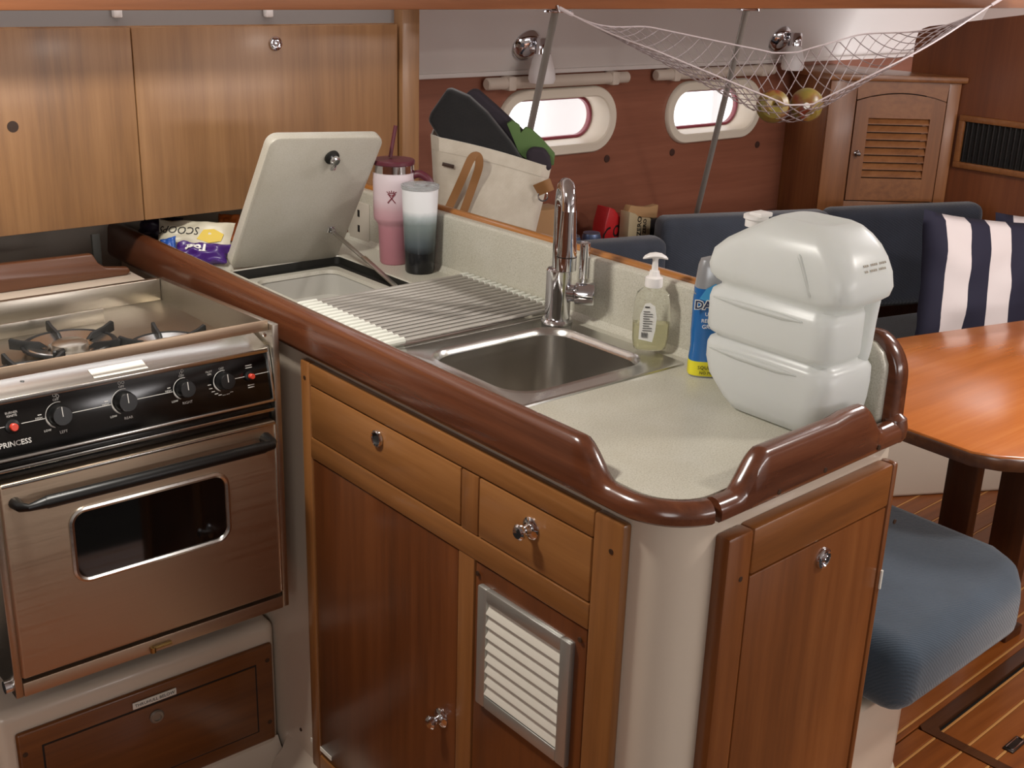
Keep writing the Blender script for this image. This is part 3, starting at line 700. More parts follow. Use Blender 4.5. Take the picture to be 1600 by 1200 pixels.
pr_.append(text('BURNER\nIGNITE', .0050, Mx.Translation((ub[0], ub[1]+.019, .0004))))
for dv in (.0185, .0145, -.0160, -.0200): pr_.append(box(ue[0]-.007, ue[0]+.005, ue[1]+dv-.0007, ue[1]+dv+.0007, 0, .0006))
part('lettering', xf(join(*pr_), MP), 'print_white', panel)
for (u, v), s_ in ((ub, 1), (ue, .8)):
    c_ = part('ignition_collar', xf(lathe([(0, 0), (.0115*s_, 0), (.0110*s_, .004), (.0065*s_, .006), (0, .006)], (u-.002, v, 0), 20), MP), 'black_plastic', stove)
    part('ignition_button', xf(lathe([(0, .004), (.0060*s_, .004), (.0060*s_, .0135), (.005*s_, .0145), (0, .0145)], (u-.002, v, 0), 18), MP), 'red_plastic', c_)
part('vent_slot', box(SX0+.014, SX1-.014, 1.785, 1.80, .834, .872), 'black_gloss', stove)
part('trim_strip', box(SX0+.013, SX1-.013, 1.774, 1.79, .848, .854, .001), 'steel_rim', stove)
DZ0, DZ1, DX0, DX1 = .484, .832, .471, .951
door = part('oven_door', box(DX0, DX1, 1.766, 1.80, DZ0, DZ1, .006, 3), 'steel_door', stove)
part('door_top_edge', box(DX0+.004, DX1-.004, 1.7645, 1.768, DZ1-.006, DZ1-.001, .001), 'steel_rim', door)
part('door_side_edge', box(DX1-.006, DX1-.001, 1.7645, 1.768, DZ0+.006, DZ1-.006, .001), 'steel_rim', door)
WX0, WX1, WZ0, WZ1 = .576, .846, .634, .757
rw = lambda o, y, r: [V((a, y, c)) for a, c in rrect(WX0-o, WX1+o, WZ0-o, WZ1+o, r, 8)]
part('window_frame', loft([rw(.007, 1.7665, .029), rw(.006, 1.763, .028), rw(.002, 1.7615, .024), rw(-.002, 1.763, .02), rw(-.003, 1.7655, .02)], (False, False)), 'steel_rim', door)
part('oven_window', prism([(a, c) for a, c in rrect(WX0-.001, WX1+.001, WZ0-.001, WZ1+.001, .022, 8)], 1.765, 1.77, 'y'), 'black_glass', door)
HZ = .803; HY = 1.732
hb = part('handle', tube([(.525, HY, HZ), (.53, HY, HZ), (.905, HY, HZ), (.91, HY, HZ)], [.008, .0105, .0105, .009], 16), 'black_plastic', door)
part('handle_bracket', tube([(.492, 1.766, HZ-.004), (.494, 1.745, HZ-.004), (.503, HY, HZ-.002), (.528, HY, HZ)], [.010, .008, .006, .0095], 12), 'black_plastic', hb)
part('handle_bracket', tube([(.905, HY, HZ), (.922, HY, HZ), (.927, 1.742, HZ), (.927, 1.766, HZ)], [.0095, .008, .009, .012], 12), 'black_plastic', hb)
part('base_strip', box(SX0+.013, SX1-.013, 1.770, 1.80, .450, .476, .002), 'steel_door', stove)
part('door_gap', box(SX0+.013, SX1-.013, 1.782, 1.80, .475, .486), 'gap_dark', stove)
lq = px(248, 1008, Y=1.77)
part('gimbal_lock', join(tube([(lq.x-.012, 1.766, lq.z), (lq.x+.022, 1.766, lq.z)], .0035, 10), lathe([(0, 0), (.005, 0), (.005, .01), (0, .01)], (lq.x-.012, 1.766, lq.z-.008), 12)), 'brass', stove)
for x, z in ((SX1-.010, 1.000-.025),):
    part('pan_screw', lathe([(0, 0), (.004, 0), (.003, .003), (0, .0035)], (SX1-.022, 1.784, .988), 12, frame((0, 0, 0), (1, 0, 0), (0, 0, 1), (0, -1, 0)).to_3x3()), 'chrome', stove)
part('gimbal_pivot', tube([(SX0-.012, 1.79, .468), (SX0+.004, 1.79, .468)], .011, 14), 'chrome', stove)
# burners
def burner(x, y, r, nf, rot):
    z = .945
    b_ = part('burner', lathe([(0, 0), (r*.42, 0), (r*.44, .006), (r*.40, .016), (r*.30, .020), (0, .021)], (x, y, z), 28), 'steel', stove)
    part('burner_ring', lathe([(r*.62, .002), (r*.98, .010), (r*1.0, .014), (r*.95, .0165), (r*.55, .009), (r*.5, .004)], (x, y, z), 32, None, (False, False)), 'steel_rim', b_)
    part('grate_ring', tube([(x+r*1.05*cos(2*pi*k/28), y+r*1.05*sin(2*pi*k/28), z+.014) for k in range(28)], .0035, 8, closed=True), 'cast_iron', b_)
    for k in range(nf):
        a = rot + 2*pi*k/nf; d = V((cos(a), sin(a), 0)); s_ = V((-d.y, d.x, 0))
        M = frame((x, y, z), d, (0, 0, 1), -s_)
        part('pan_support', xf(prism([(r*.50, .012), (r*.66, .022), (r*1.05, .027), (r*1.28, .033), (r*1.33, .030), (r*1.33, .014), (r*1.0, .009)], -.003, .003, 'z', .001), M), 'cast_iron', b_)
burner(.684, 2.010, .074, 5, .35); burner(.822, 1.915, .062, 5, .2); burner(.572, 1.885, .062, 5, .5)

# ================================================================== STOVE PEDESTAL
PY = 1.925
ped = thing('stove_pedestal', 'white moulded plinth below the stove holding a wooden drawer', 'cabinet', (.75, 2.1, 0))
part('body', box(.455, 1.0155, PY, 2.59, 0, .325, .022, 4), 'gelcoat', ped)
def pz(x, y): q = px(x, y, Y=PY-.008); return q.x, q.z
d0, d1_ = .487, 1.001; z0_, z1_ = .050, .282
fr = part('drawer_front', box(d0, d1_, PY-.010, PY+.002, z0_, z1_, .006, 3), 'wood_pedestal', ped)
for x0, x1, z0, z1 in ((d0+.045, d1_-.042, z0_+.035, z1_-.040),):
    part('panel_gap', box(x0-.003, x1+.003, PY-.0106, PY-.004, z0-.003, z1+.003), 'gap_dark', fr)
    part('drawer_panel', box(x0, x1, PY-.0125, PY-.004, z0, z1, .002), 'wood_pedestal', fr)
q = px(242, 1092, Y=PY-.014)
pt = part('name_plate', box(q.x-.044, q.x+.044, PY-.0145, PY-.0118, q.z-.007, q.z+.007, .0008), 'label_white', fr)
part('lettering', text('THRUHULL BELOW', .0092, frame((q.x, PY-.0149, q.z), (1, 0, 0), (0, 0, 1), (0, -1, 0))), 'print_dark', pt)
q = px(245, 1119, Y=PY-.014)
part('knob', lathe([(0, 0), (.014, 0), (.0145, .003), (.012, .006), (.008, .0065), (.008, .004), (0, .004)], (q.x, PY-.0125, q.z), 24, frame((0, 0, 0), (1, 0, 0), (0, 0, 1), (0, -1, 0)).to_3x3()), 'grey_bar', fr)
for a_, c_ in ((40, 1180), (418, 1032), (422, 1128)):
    q = px(a_, c_, Y=PY-.011); part('plug', lathe([(0, -.001), (.005, -.001), (.005, .0006), (0, .0008)], (q.x, PY-.010, q.z), 12, frame((0, 0, 0), (1, 0, 0), (0, 0, 1), (0, -1, 0)).to_3x3()), 'wood_dark', fr)
part('cove', prism([(PY+.005, 0), (PY+.005, .045), (PY-.008, .025), (PY-.03, .010), (PY-.055, .001), (PY-.055, 0)], .46, 1.012, 'x'), 'gelcoat', ped)
q = px(195, 1045, Z=.335)
solo('drip_dish', lathe([(0, 0), (.03, 0), (.085, .012), (.088, .016), (.03, .006), (0, .005)], (.70, 2.03, .3265), 28), 'cast_iron', 'round dark metal dish lying on the white plinth under the oven', 'dish')
# ledge and board behind the stove
st('trim_3', box(-.2, .955, 2.262, 2.42, .94, .972, .006), 'gelcoat')
bb = px(195, 440, Y=2.36)
solo('back_fiddle_board', prism([(.0, .972), (bb.x+.005, .972), (bb.x+.012, .979), (bb.x+.008, .988), (bb.x-.04, .994), (bb.x-.055, 1.006), (bb.x-.065, 1.026), (.0, 1.040)], 2.352, 2.37, 'y', .004), 'wood_backboard', 'dark brown wooden board standing on the white ledge behind the stove', 'board')
sp = px(150, 385, Y=2.375)
solo('black_strap', box(sp.x-.008, sp.x+.01, 2.372, 2.382, .972, 1.062, .003), 'black_rubber', 'short black strap hanging behind the stove under the upper cabinet', 'strap')

# ================================================================== UPPER CABINET
UY, UZ0, UZ1 = 2.40, 1.072, 1.466
uc = thing('upper_cabinet', 'long wooden wall cabinet with two plain doors above the stove', 'cabinet', (1.0, 2.5, UZ0))
part('body', box(-.3, 1.662, UY+.019, 2.60, UZ0+.004, UZ1, .001), 'wood_upper', uc)
part('filler_strip', box(-.3, 1.655, UY+.022, UY+.03, UZ1, 1.56), 'strip_shaded', uc)
xs_ = px(215, 190, Y=UY).x; xe = px(622, 150, Y=UY).x
dl = part('door', box(-.1, xs_-.0012, UY, UY+.018, UZ0, UZ1-.002, .0015), 'wood_upper', uc)
dr_ = part('door', box(xs_+.0012, xe-.001, UY, UY+.018, UZ0, UZ1-.002, .0015), 'wood_upper', uc)
q = px(430, 68, Y=UY); flush_knob((q.x, UY, q.z), (0, -1, 0), dr_, .95)
q = px(20, 198, Y=UY); part('hole_disc', lathe([(0, -.001), (.011, -.001), (.011, .0004), (0, .0006)], (q.x, UY, q.z), 20, frame((0, 0, 0), (1, 0, 0), (0, 0, 1), (0, -1, 0)).to_3x3()), 'wood_dark', dl)  # dark disc added in place of the open hole in this door
pr = px(655, 150, Y=UY-.01).x; pl_ = px(628, 150, Y=UY-.01).x
part('corner_post', box(pl_, pr, UY-.012, UY+.06, .985, 1.54, .004), 'wood_upper', uc)
for a_ in (187, 424):
    q = px(a_, 20, Y=UY); part('catch', box(q.x-.009, q.x+.009, UY+.006, UY+.022, q.z-.010, q.z+.012, .003), 'pump_white', uc)
# socket on the backsplash
q = px(562, 345, X=1.489)
so = thing('power_socket', 'cream double power socket on the backsplash behind the raised icebox lid', 'socket', (1.489, q.y, q.z-.05))
part('plate', box(1.4865, 1.4905, q.y-.042, q.y+.042, q.z-.045, q.z+.045, .002), 'outlet_white', so)
for dz in (-.018, .018): part('slot', box(1.4855, 1.487, q.y-.004, q.y+.004, q.z+dz-.008, q.z+dz+.008), 'gap_dark', so)

# ================================================================== WALL FITTINGS
LN = V((0, -.273, -.13)).normalized(); LP = V((2.5, 2.9, 1.287))
def sconce(x, y, label):
    c = px(x, y, P=LP, N=LN); t = thing('wall_lamp', label, 'lamp', c, group=None)
    ex = V((1, 0, 0)); ey = LN.cross(ex); M = frame((0, 0, 0), ex, ey, LN).to_3x3()
    part('back_plate', lathe([(0, 0), (.050, 0), (.052, .005), (.044, .018), (.022, .028), (0, .030)], c, 32, M), 'chrome', t)
    k = c + LN*.062 + V((.020, 0, .022))
    part('arm', tube([c + LN*.02, c + LN*.045 + V((.010, 0, .012)), k], .012, 12), 'chrome', t)
    part('cup', lathe([(0, .030), (.022, .029), (.0255, .024), (.0255, -.018), (.022, -.020)], k, 24), 'chrome', t)
    part('lamp_shade', lathe([(.023, -.014), (.031, -.034), (.040, -.070), (.042, -.092), (.037, -.104), (.0, -.107)], k, 28), 'frost_glass', t)
sconce(822, 70, 'chrome wall lamp with frosted shade above the port nearest the tote bag')
sconce(1218, 60, 'chrome wall lamp with frosted shade seen through the hanging net')
def blind(x0, x1, z, label):
    t = thing('rolled_blind', label, 'blind', ((x0+x1)/2, HULL-.025, z))
    part('roll', tube([(x0, HULL-.026, z), (x0+.004, HULL-.026, z), (x1-.004, HULL-.026, z), (x1, HULL-.026, z)], [.015, .0185, .0185, .015], 18), 'shade_tube', t)
    for x in (x0+.09, x1-.07): part('bracket', box(x-.016, x+.016, HULL-.047, HULL-.001, z-.022, z+.021, .006), 'shade_tube', t)
blind(2.295, 2.895, 1.257, 'pale rolled blind fixed above the port nearest the tote bag')
blind(3.03, 3.66, 1.258, 'pale rolled blind fixed above the port behind the hanging net')
for a_, c_, l_ in ((948, 248, 'dark round bolt cover on the hull panel below the port nearest the tote bag'), (1050, 238, 'dark round bolt cover below the netted port, at its end nearer the tote bag'), (1183, 226, 'dark round bolt cover below the netted port, at its end nearer the louvred locker')):
    q = px(a_, c_, Y=HULL); solo('bolt_cover', lathe([(0, 0), (.013, 0), (.012, .003), (.004, .004), (0, .003)], (q.x, HULL, q.z), 20, frame((0, 0, 0), (1, 0, 0), (0, 0, 1), (0, -1, 0)).to_3x3()), 'bolt_dark', l_, 'bolt')
def rod(a, b_, label):
    t = thing('tie_rod', label, 'rod', a)
    b_ = a + (b_-a)*((a.z-SH-.001)/(a.z-b_.z))
    part('rod', tube([a, b_], .0095, 16), 'rod_grey', t)
    part('top_plate', box(a.x-.03, a.x+.03, a.y-.012, a.y+.012, a.z-.004, a.z+.002, .001), 'chrome', t)
    part('bolt', lathe([(0, 0), (.006, 0), (.006, .006), (0, .006)], (a.x+.05, a.y, a.z-.005), 10), 'chrome', t)
ra = px(868, 17, Y=2.236); rb = px(800, 335, Y=2.74)
rod(ra, rb, 'slanting polished steel tie rod passing before the port nearest the tote bag')
ra = px(1167, 14, Y=2.236); rb = px(1080, 368, Y=2.76)
rod(ra, rb, 'slanting polished steel tie rod passing before the port behind the hanging net')

# ================================================================== CORNER LOCKER
LL, LR = V((3.67, 2.62, 0)), V((4.05, 2.33, 0)); kx = (LR-LL).normalized(); kn_ = V((kx.y, -kx.x, 0))
lk = thing('corner_locker', 'wooden corner locker with an arched louvred door beside the bulkhead', 'locker', (3.9, 2.65, .5))
LW = (LR-LL).length; MK = frame(LL, kx, (0, 0, 1), kn_)
def kuv(x, y): q = px(x, y, P=LL, N=kn_) - LL; return q.dot(kx), q.z
LZ1 = kuv(1430, 128)[1]
part('body', prism([(LL.x+.01, LL.y+.012), (LR.x, LR.y+.012), (BULK, HULL), (3.80, HULL)], .45, LZ1, 'z'), 'wood_locker', lk)
part('top_board', prism([(LL.x-.02, LL.y-.01), (LR.x-.005, LR.y-.025), (BULK, HULL), (3.78, HULL)], LZ1, LZ1+.022, 'z', .004), 'wood_locker_x', lk)
tl, tr_, bl_, br_ = kuv(1337, 160), kuv(1477, 158), kuv(1320, 318), kuv(1457, 309); ap = kuv(1412, 147)
du0, du1 = (tl[0]+bl_[0])/2, (tr_[0]+br_[0])/2; dz0 = (bl_[1]+br_[1])/2; dzs = (tl[1]+tr_[1])/2; dza = max(ap[1], dzs+.02)
na = 12
archp = [(du0+(du1-du0)*i/na, dzs+(dza-dzs)*(1-(2*i/na-1)**2)) for i in range(na+1)]
def kprism(poly, t0, t1, b=0): return xf(prism(poly, t0, t1, 'z', b), MK)
g_ = .004
part('frame_stile', kprism([(0, .50), (du0-g_, .50), (du0-g_, LZ1-.001), (0, LZ1-.001)], -.012, .004, .001), 'wood_locker', lk)
part('frame_stile', kprism([(du1+g_, .50), (LW-.004, .50), (LW-.004, LZ1-.001), (du1+g_, LZ1-.001)], -.012, .004, .001), 'wood_locker', lk)
part('frame_rail', kprism([(du0-g_, .50), (du1+g_, .50), (du1+g_, dz0-g_), (du0-g_, dz0-g_)], -.012, .004, .001), 'wood_locker_x', lk)
part('frame_header', kprism([(a, c+g_) for a, c in archp] + [(du1+g_, LZ1-.001), (du0-g_, LZ1-.001)], -.012, .004), 'wood_locker_x', lk)
part('dark_gap', kprism([(du0-g_, dz0-g_), (du1+g_, dz0-g_)] + [(a, c+g_) for a, c in archp[::-1]], -.0125, -.011), 'gap_dark', lk)
w0, w1 = kuv(1355, 184), kuv(1452, 186); w2, w3 = kuv(1345, 283), kuv(1440, 275)
lu0, lu1 = (w0[0]+w2[0])/2, (w1[0]+w3[0])/2; lz1, lz0 = (w0[1]+w1[1])/2, (w2[1]+w3[1])/2
dk = part('door', kprism([(du0, dz0), (lu0, dz0)] + [(lu0, archp[2][1])] + [(a, c) for a, c in archp[:3][::-1] if a < lu0], -.011, .006), 'wood_locker', lk)
part('door_stile', kprism([(lu1, dz0), (du1, dz0)] + [(a, c) for a, c in archp[::-1] if a > lu1] + [(lu1, archp[-3][1])], -.011, .006), 'wood_locker', dk)
part('door_rail', kprism([(lu0, dz0), (lu1, dz0), (lu1, lz0), (lu0, lz0)], -.011, .006), 'wood_locker_x', dk)
part('door_rail', kprism([(lu0, lz1), (lu1, lz1), (lu1, archp[-3][1])] + [(a, c) for a, c in archp[::-1] if lu0 < a < lu1] + [(lu0, archp[2][1])], -.011, .006), 'wood_locker_x', dk)
nl = 8; lh = (lz1-lz0)/nl
for i in range(nl):
    zt_ = lz1-i*lh
    part('louvre', xf(prism([(-.010, zt_-.001), (.004, zt_-lh*.72), (.004, zt_-lh*.84), (-.002, zt_-lh*.84), (-.011, zt_-lh*.3)], lu0, lu1, fn=lambda a, c, h: (h, c, a)), MK), 'wood_locker_x', dk)
q = kuv(1338, 239); knob(LL + kx*q[0] + V((0, 0, q[1])) + kn_*.006, kn_, dk, .7)
# ventilation grille in the bulkhead
g0, g1 = px(1500, 188, X=BULK), px(1488, 250, X=BULK)
gz1, gz0, gy1 = g0.z, g1.z, (g0.y+g1.y)/2; gy1 -= .03; gy0 = gy1-.62
gr = thing('bulkhead_grille', 'black slatted vent grille in a wooden frame on the bulkhead', 'grille', (BULK, (gy0+gy1)/2, gz0))
part('frame', join(box(BULK-.016, BULK, gy0, gy1+.022, gz1, gz1+.022, .003), box(BULK-.016, BULK, gy0, gy1+.022, gz0-.022, gz0, .003), box(BULK-.016, BULK, gy1, gy1+.022, gz0-.001, gz1+.001, .003)), 'wood_locker_x', gr)
part('backing', box(BULK-.004, BULK-.001, gy0, gy1, gz0, gz1), 'gap_dark', gr)
for i in range(30):
    y = gy1-.008-i*.0205; part('slat', box(BULK-.012, BULK-.003, y-.006, y, gz0, gz1, .002), 'grille_black', gr)

# ================================================================== SETTEE AND TABLE
def pbox(p, q, t, z0, z1, b, seg=4, sub=0):
    """upright slab from plan point p to q, thickness t on the far side"""
    p, q = V((p[0], p[1], 0)), V((q[0], q[1], 0)); d = (q-p).normalized(); n = V((-d.y, d.x, 0))
    return xf(box(0, (q-p).length, 0, t, z0, z1, b, seg), frame(p, d, n))
solo('hull_shelf', prism([(1.545, 2.06), (2.28, 2.06), (2.28, 2.74), (2.85, 2.68), (3.50, 2.46), (3.66, 2.61), (3.79, HULL-.002), (1.545, HULL-.002)], SH-.03, SH, 'z', .003), 'wood_hull', 'wooden shelf along the hull behind the settee backrests', 'shelf')
ub_ = [(1.545, .975), (1.84, .99), (1.88, 1.005), (1.90, 1.045), (1.90, 2.14), (3.10, 1.96), (4.04, 1.45), (4.04, 2.30), (2.80, 2.66), (1.545, 2.66)]
sb = thing('settee', 'white moulded plinth of the wrap-around settee below the blue cushions', 'settee', (2.4, 1.8, 0))
part('plinth', prism(ub_, .0, .352, 'z', .012, 3), 'gelcoat', sb)
part('foot', loft([[V((a, c, z)) for a, c in rrect(1.56, x1_, y0_, 1.9, .06, 5)] for z, x1_, y0_ in ((0, 1.955, .945), (.03, 1.945, .955), (.09, 1.915, .982), (.13, 1.902, .990))]), 'gelcoat', sb)
def cushion(name, bm, mat, label, group=None, amp=.004, cuts=5):
    subd(bm, 1) if cuts > 5 else None
    return solo(name, blob(bm, amp, 6, random.random()*9), mat, label, 'cushion', group, ang=60)
def softbox(poly, z0, z1, b, n=4):
    return prism(poly, z0, z1, 'z', b, n)
cushion('seat_cushion', softbox([(1.69, .905), (2.12, .925), (2.20, .965), (2.235, 1.04), (2.235, 2.02), (1.69, 2.02)], .354, .505, .05, 5), 'cushion_blue', 'ribbed blue seat cushion behind the galley end panel')
cushion('back_cushion', box(1.548, 1.672, 1.0, 1.99, .36, .93, .04, 4), 'cushion_navy', 'dark blue back cushion standing against the back of the galley peninsula')
cushion('bolster', box(1.70, 1.85, 1.16, 1.40, .506, .58, .025, 4), 'cushion_blue', 'small light blue bolster lying on the seat behind the galley')
cushion('seat_cushion', softbox([(2.24, 2.06), (3.10, 1.89), (4.03, 1.49), (4.03, 2.14), (3.42, 2.28), (2.72, 2.46), (2.24, 2.5)], .354, .478, .04, 4), 'cushion_navy', 'dark blue seat cushion running under the striped pillows')
cushion('back_cushion', pbox((2.32, 2.595), (2.735, 2.478), .10, .48, .805, .035), 'cushion_slate', 'low ribbed blue back cushion in front of the drink cans')
cushion('back_cushion', pbox((2.785, 2.555), (3.365, 2.323), .10, .48, .848, .03), 'cushion_slate', 'blue back cushion against the hull below the netted port')
cushion('back_cushion', pbox((3.40, 2.36), (4.00, 2.13), .10, .48, .845, .04), 'cushion_navy', 'dark navy back cushion below the louvred locker')
def pillow(c, ex, ey, w_, h_, t_, mat, name, label, cat='pillow', group=None, amp=.006, seed=1, n=18, pinch=.06, zmin=None, xmin=None):
    ex = V(ex).normalized(); ey = V(ey); ey = (ey-ex*ey.dot(ex)).normalized(); ez = ex.cross(ey)
    from mathutils import noise
    rows_ = []
    for side in (1, -1):
        g = []
        for j in range(n+1):
            for i in range(n+1):
                a, b_ = 2*i/n-1, 2*j/n-1
                k = (max(0, 1-a**4)*max(0, 1-b_**4))**.5
                xx = a*w_/2*(1-pinch*(1-b_*b_)); yy = b_*h_/2*(1-pinch*(1-a*a))
                nz = noise.noise(V((a*2.2+seed, b_*2.2, seed)))*amp*(1 if side > 0 else 1)
                g.append(V((xx, yy, side*t_/2*k + nz)))
        rows_.append(g)
    bm = B(); L_ = [[bm.verts.new(p) for p in g] for g in rows_]
    for s_, g in enumerate(L_):
        for j in range(n):
            for i in range(n):
                f = (g[j*(n+1)+i], g[j*(n+1)+i+1], g[(j+1)*(n+1)+i+1], g[(j+1)*(n+1)+i]); bm.faces.new(f if s_ == 0 else f[::-1])
    bmesh.ops.remove_doubles(bm, verts=bm.verts, dist=1e-5)
    me = tomesh(name, bm, 80); me.materials.append(MAT[mat]); c = V(c); F_ = frame(c, ex, ey, ez)
    if zmin is not None: c.z += max(0, zmin-min((F_ @ v.co).z for v in me.vertices))
    if xmin is not None: c.x += max(0, xmin-min((F_ @ v.co).x for v in me.vertices))
    F_ = frame(c, ex, ey, ez); o = bpy.data.objects.new(name, me); COL.objects.link(o); o.matrix_world = F_; WM[o.name] = F_
    o['label'] = label; o['category'] = cat
    if group: o['group'] = group
    def surf(u, v):
        a, b_ = max(-1, min(1, u/(w_/2))), max(-1, min(1, v/(h_/2)))
        return t_/2*(max(0, 1-a**4)*max(0, 1-b_**4))**.5 + noise.noise(V((a*2.2+seed, b_*2.2, seed)))*amp
    SURF[o.name] = surf
    return o
SURF = {}
pc = px(1536, 448, X=3.46)
pillow(pc, (.86, -.5, -.10), (.20, .22, 1), .46, .44, .12, 'stripe_fabric', 'striped_pillow', 'navy and white striped pillow leaning on the navy back cushion', amp=.02, seed=3)
pc2 = px(1655, 440, X=3.80)
pillow(pc2, (.55, -.83, .02), (.2, .12, 1), .44, .42, .12, 'stripe_fabric', 'striped_pillow', 'navy and white striped pillow set further along, partly behind the first striped one', amp=.02, seed=5)
# table
tbl = thing('dining_table', 'varnished orange-brown wooden saloon table with rounded corner', 'table', (2.8, 1.3, 0))
tz = .72
tp_ = [(2.15, 1.03), (2.18, 1.0), (2.23, .975), (3.30, .97), (3.55, 1.20), (3.55, 1.40), (2.72, 1.60), (2.40, 1.66), (2.20, 1.62), (2.135, 1.52), (2.125, 1.08)]
part('table_top', prism(tp_, tz-.012, tz, 'z', .003), 'wood_table', tbl)
part('table_edge', prism([(2.8+(a-2.8)*1.004, 1.3+(c-1.3)*1.008) for a, c in tp_], tz-.034, tz-.004, 'z', .006), 'wood_table_edge', tbl)
lg1, lg2 = px(1508, 740, X=2.74).y, px(1590, 770, X=2.74).y
part('leg', box(2.72, 2.76, lg1-.042, lg1+.042, 0, tz-.03, .004), 'wood_table_leg', tbl)
part('leg', box(2.72, 2.76, lg2-.045, lg2+.042, 0, tz-.03, .004), 'wood_table_leg', tbl)
part('stretcher', box(2.70, 2.78, lg2-.06, lg1+.06, 0, .03, .004), 'wood_table_leg', tbl)
part('support_bracket', prism([(1.34, tz-.035), (1.60, tz-.035), (1.60, tz-.075), (1.42, tz-.09)], 2.16, 2.20, 'x'), 'wood_table_edge', tbl)

# ================================================================== THINGS ON THE WORKTOP
# pink tumbler
c = V((1.4425, 2.118, ZC+.0003)); t = thing('travel_tumbler', 'tall pink ombre travel tumbler with wine-red lid, handle and straw', 'tumbler', c)
part('cup', lathe([(0, 0), (.028, 0), (.0305, .004), (.0335, .082), (.036, .090), (.0425, .098), (.0435, .104), (.0445, .200)], c, 40), 'pink_ombre', t)
part('steel_rim', lathe([(.0445, .199), (.0442, .216), (.043, .217)], c, 40), 'chrome', t)
ld = part('lid', lathe([(.0440, .216), (.0458, .218), (.0458, .224), (.044, .2265), (.0, .228)], c, 40), 'wine_plastic', t)
sx = c + V((-.004, .006, .23))
part('straw', tube([sx, sx+V((.004, 0, .02)), sx+V((.012, -.003, .066))], .0042, 12), 'wine_plastic', ld)
tv = V((.76, -.65, 0))
part('handle', tube([p for p in smoothpath([c+tv*.040+V((0, 0, .192)), c+tv*.058+V((0, 0, .196)), c+tv*.078+V((0, 0, .180)), c+tv*.083+V((0, 0, .150)), c+tv*.082+V((0, 0, .105)), c+tv*.07+V((0, 0, .088)), c+tv*.040+V((0, 0, .095))], 6)], .0085, 14), 'wine_plastic', t)
def wrap(c, r, ang, z):
    def f(p):
        a = ang + p.x/r; rr_ = r+.0004+p.z; return V((c.x+rr_*cos(a), c.y+rr_*sin(a), c.z+z+p.y))
    return f
def subtext(s, size, fn, **k): return text(s, size, None, fn=fn, **k)
ca = atan2(-c.y, -c.x) - .10
lg = []
fx_ = wrap(c, .0444, ca, .150)
for a in (-1, 1):
    lg.append(tube([fx_(V((a*.008*(1-2*k/8), .010-.020*k/8, .0004))) for k in range(9)], .0011, 6))
for k in range(5):
    a = (k-2)*.0035; lg.append(tube([fx_(V((a*.5, .010, .0003))), fx_(V((a*1.5, .017-abs(k-2)*.0015, .0003)))], .0008, 6))
lg.append(tube([fx_(V((-.006, .0085, .0003))), fx_(V((0, .0055, .0003))), fx_(V((.006, .0085, .0003)))], .0009, 6))
part('emblem', join(*lg), 'wine_print', t)
# grey ombre tumbler
c = V((1.444, 2.022, ZC)); t = thing('skinny_tumbler', 'white, grey and black ombre tumbler with clear lid before the pink one', 'tumbler', c)
part('cup', lathe([(0, 0), (.029, 0), (.031, .003), (.0325, .03), (.0385, .178), (.0385, .180)], c, 40), 'grey_ombre', t)
part('lid', lathe([(.037, .178), (.0405, .180), (.0405, .187), (.037, .188), (.035, .184), (.012, .184), (.011, .190), (0, .190)], c, 40), 'clear_lid', t)
# hand soap
c = V((1.452, 1.348, ZC+.0068)); e1 = V((.76, -.65, 0)); e2 = V((.65, .76, 0))
t = thing('hand_soap', 'clear hand soap pump bottle with white label standing at the backsplash', 'soap bottle', c)
def oval(a, b_, z, n=28, pw=2.6):
    out_ = []
    for i in range(n):
        th = 2*pi*i/n; cc, ss = cos(th), sin(th)
        out_.append(c + e1*(a*abs(cc)**(2/pw)*(1 if cc >= 0 else -1)) + e2*(b_*abs(ss)**(2/pw)*(1 if ss >= 0 else -1)) + V((0, 0, z)))
    return out_
part('bottle', loft([oval(.024, .012, .0), oval(.028, .015, .003), oval(.031, .0175, .02), oval(.032, .018, .055), oval(.031, .0175, .085), oval(.027, .016, .101), oval(.016, .013, .110), oval(.013, .013, .114)]), 'clear_plastic', t)
part('soap', loft([oval(.0225, .0105, .002), oval(.0262, .0133, .005), oval(.0292, .0158, .02), oval(.0302, .0162, .048), oval(.0302, .0162, .0485)]), 'soap_liquid', t)
lb = []
lb0 = [(-.0215, .022), (.002, .018), (.006, .040), (.007, .062), (.003, .082), (-.006, .088), (-.014, .086), (-.021, .066)]
def fz(a): return -.0185*(max(0, 1-(abs(a)/.032)**2.6))**(1/2.6)-.0008
part('label', join(loft([[c+e1*a+e2*fz(a)+V((0, 0, z)) for a, z in lb0], [c+e1*a+e2*(fz(a)-.0004)+V((0, 0, z)) for a, z in lb0]])), 'soap_label', t, label='white printed label')
pl2 = [bx_ for bx_ in ()]
lines = []
for k in range(9):
    z = .072-.0042*k; a0, a1 = -.016, -.016+(.016 if k % 3 else .011)
    lines.append(loft([[c+e1*a0+e2*(fz(a0)-.0008)+V((0, 0, z-.0006)), c+e1*a0+e2*(fz(a0)-.0008)+V((0, 0, z+.0006)), c+e1*a0+e2*(fz(a0)+.0002)+V((0, 0, z))], [c+e1*a1+e2*(fz(a1)-.0008)+V((0, 0, z-.0006)), c+e1*a1+e2*(fz(a1)-.0008)+V((0, 0, z+.0006)), c+e1*a1+e2*(fz(a1)+.0002)+V((0, 0, z))]]))
for k in range(8):
    a0 = -.017+.0014*k; z0 = .026
    lines.append(tube([c+e1*a0+e2*(fz(a0)-.0004)+V((0, 0, z0)), c+e1*a0+e2*(fz(a0)-.0004)+V((0, 0, z0+.009))], .0004 if k % 2 else .0005, 4))
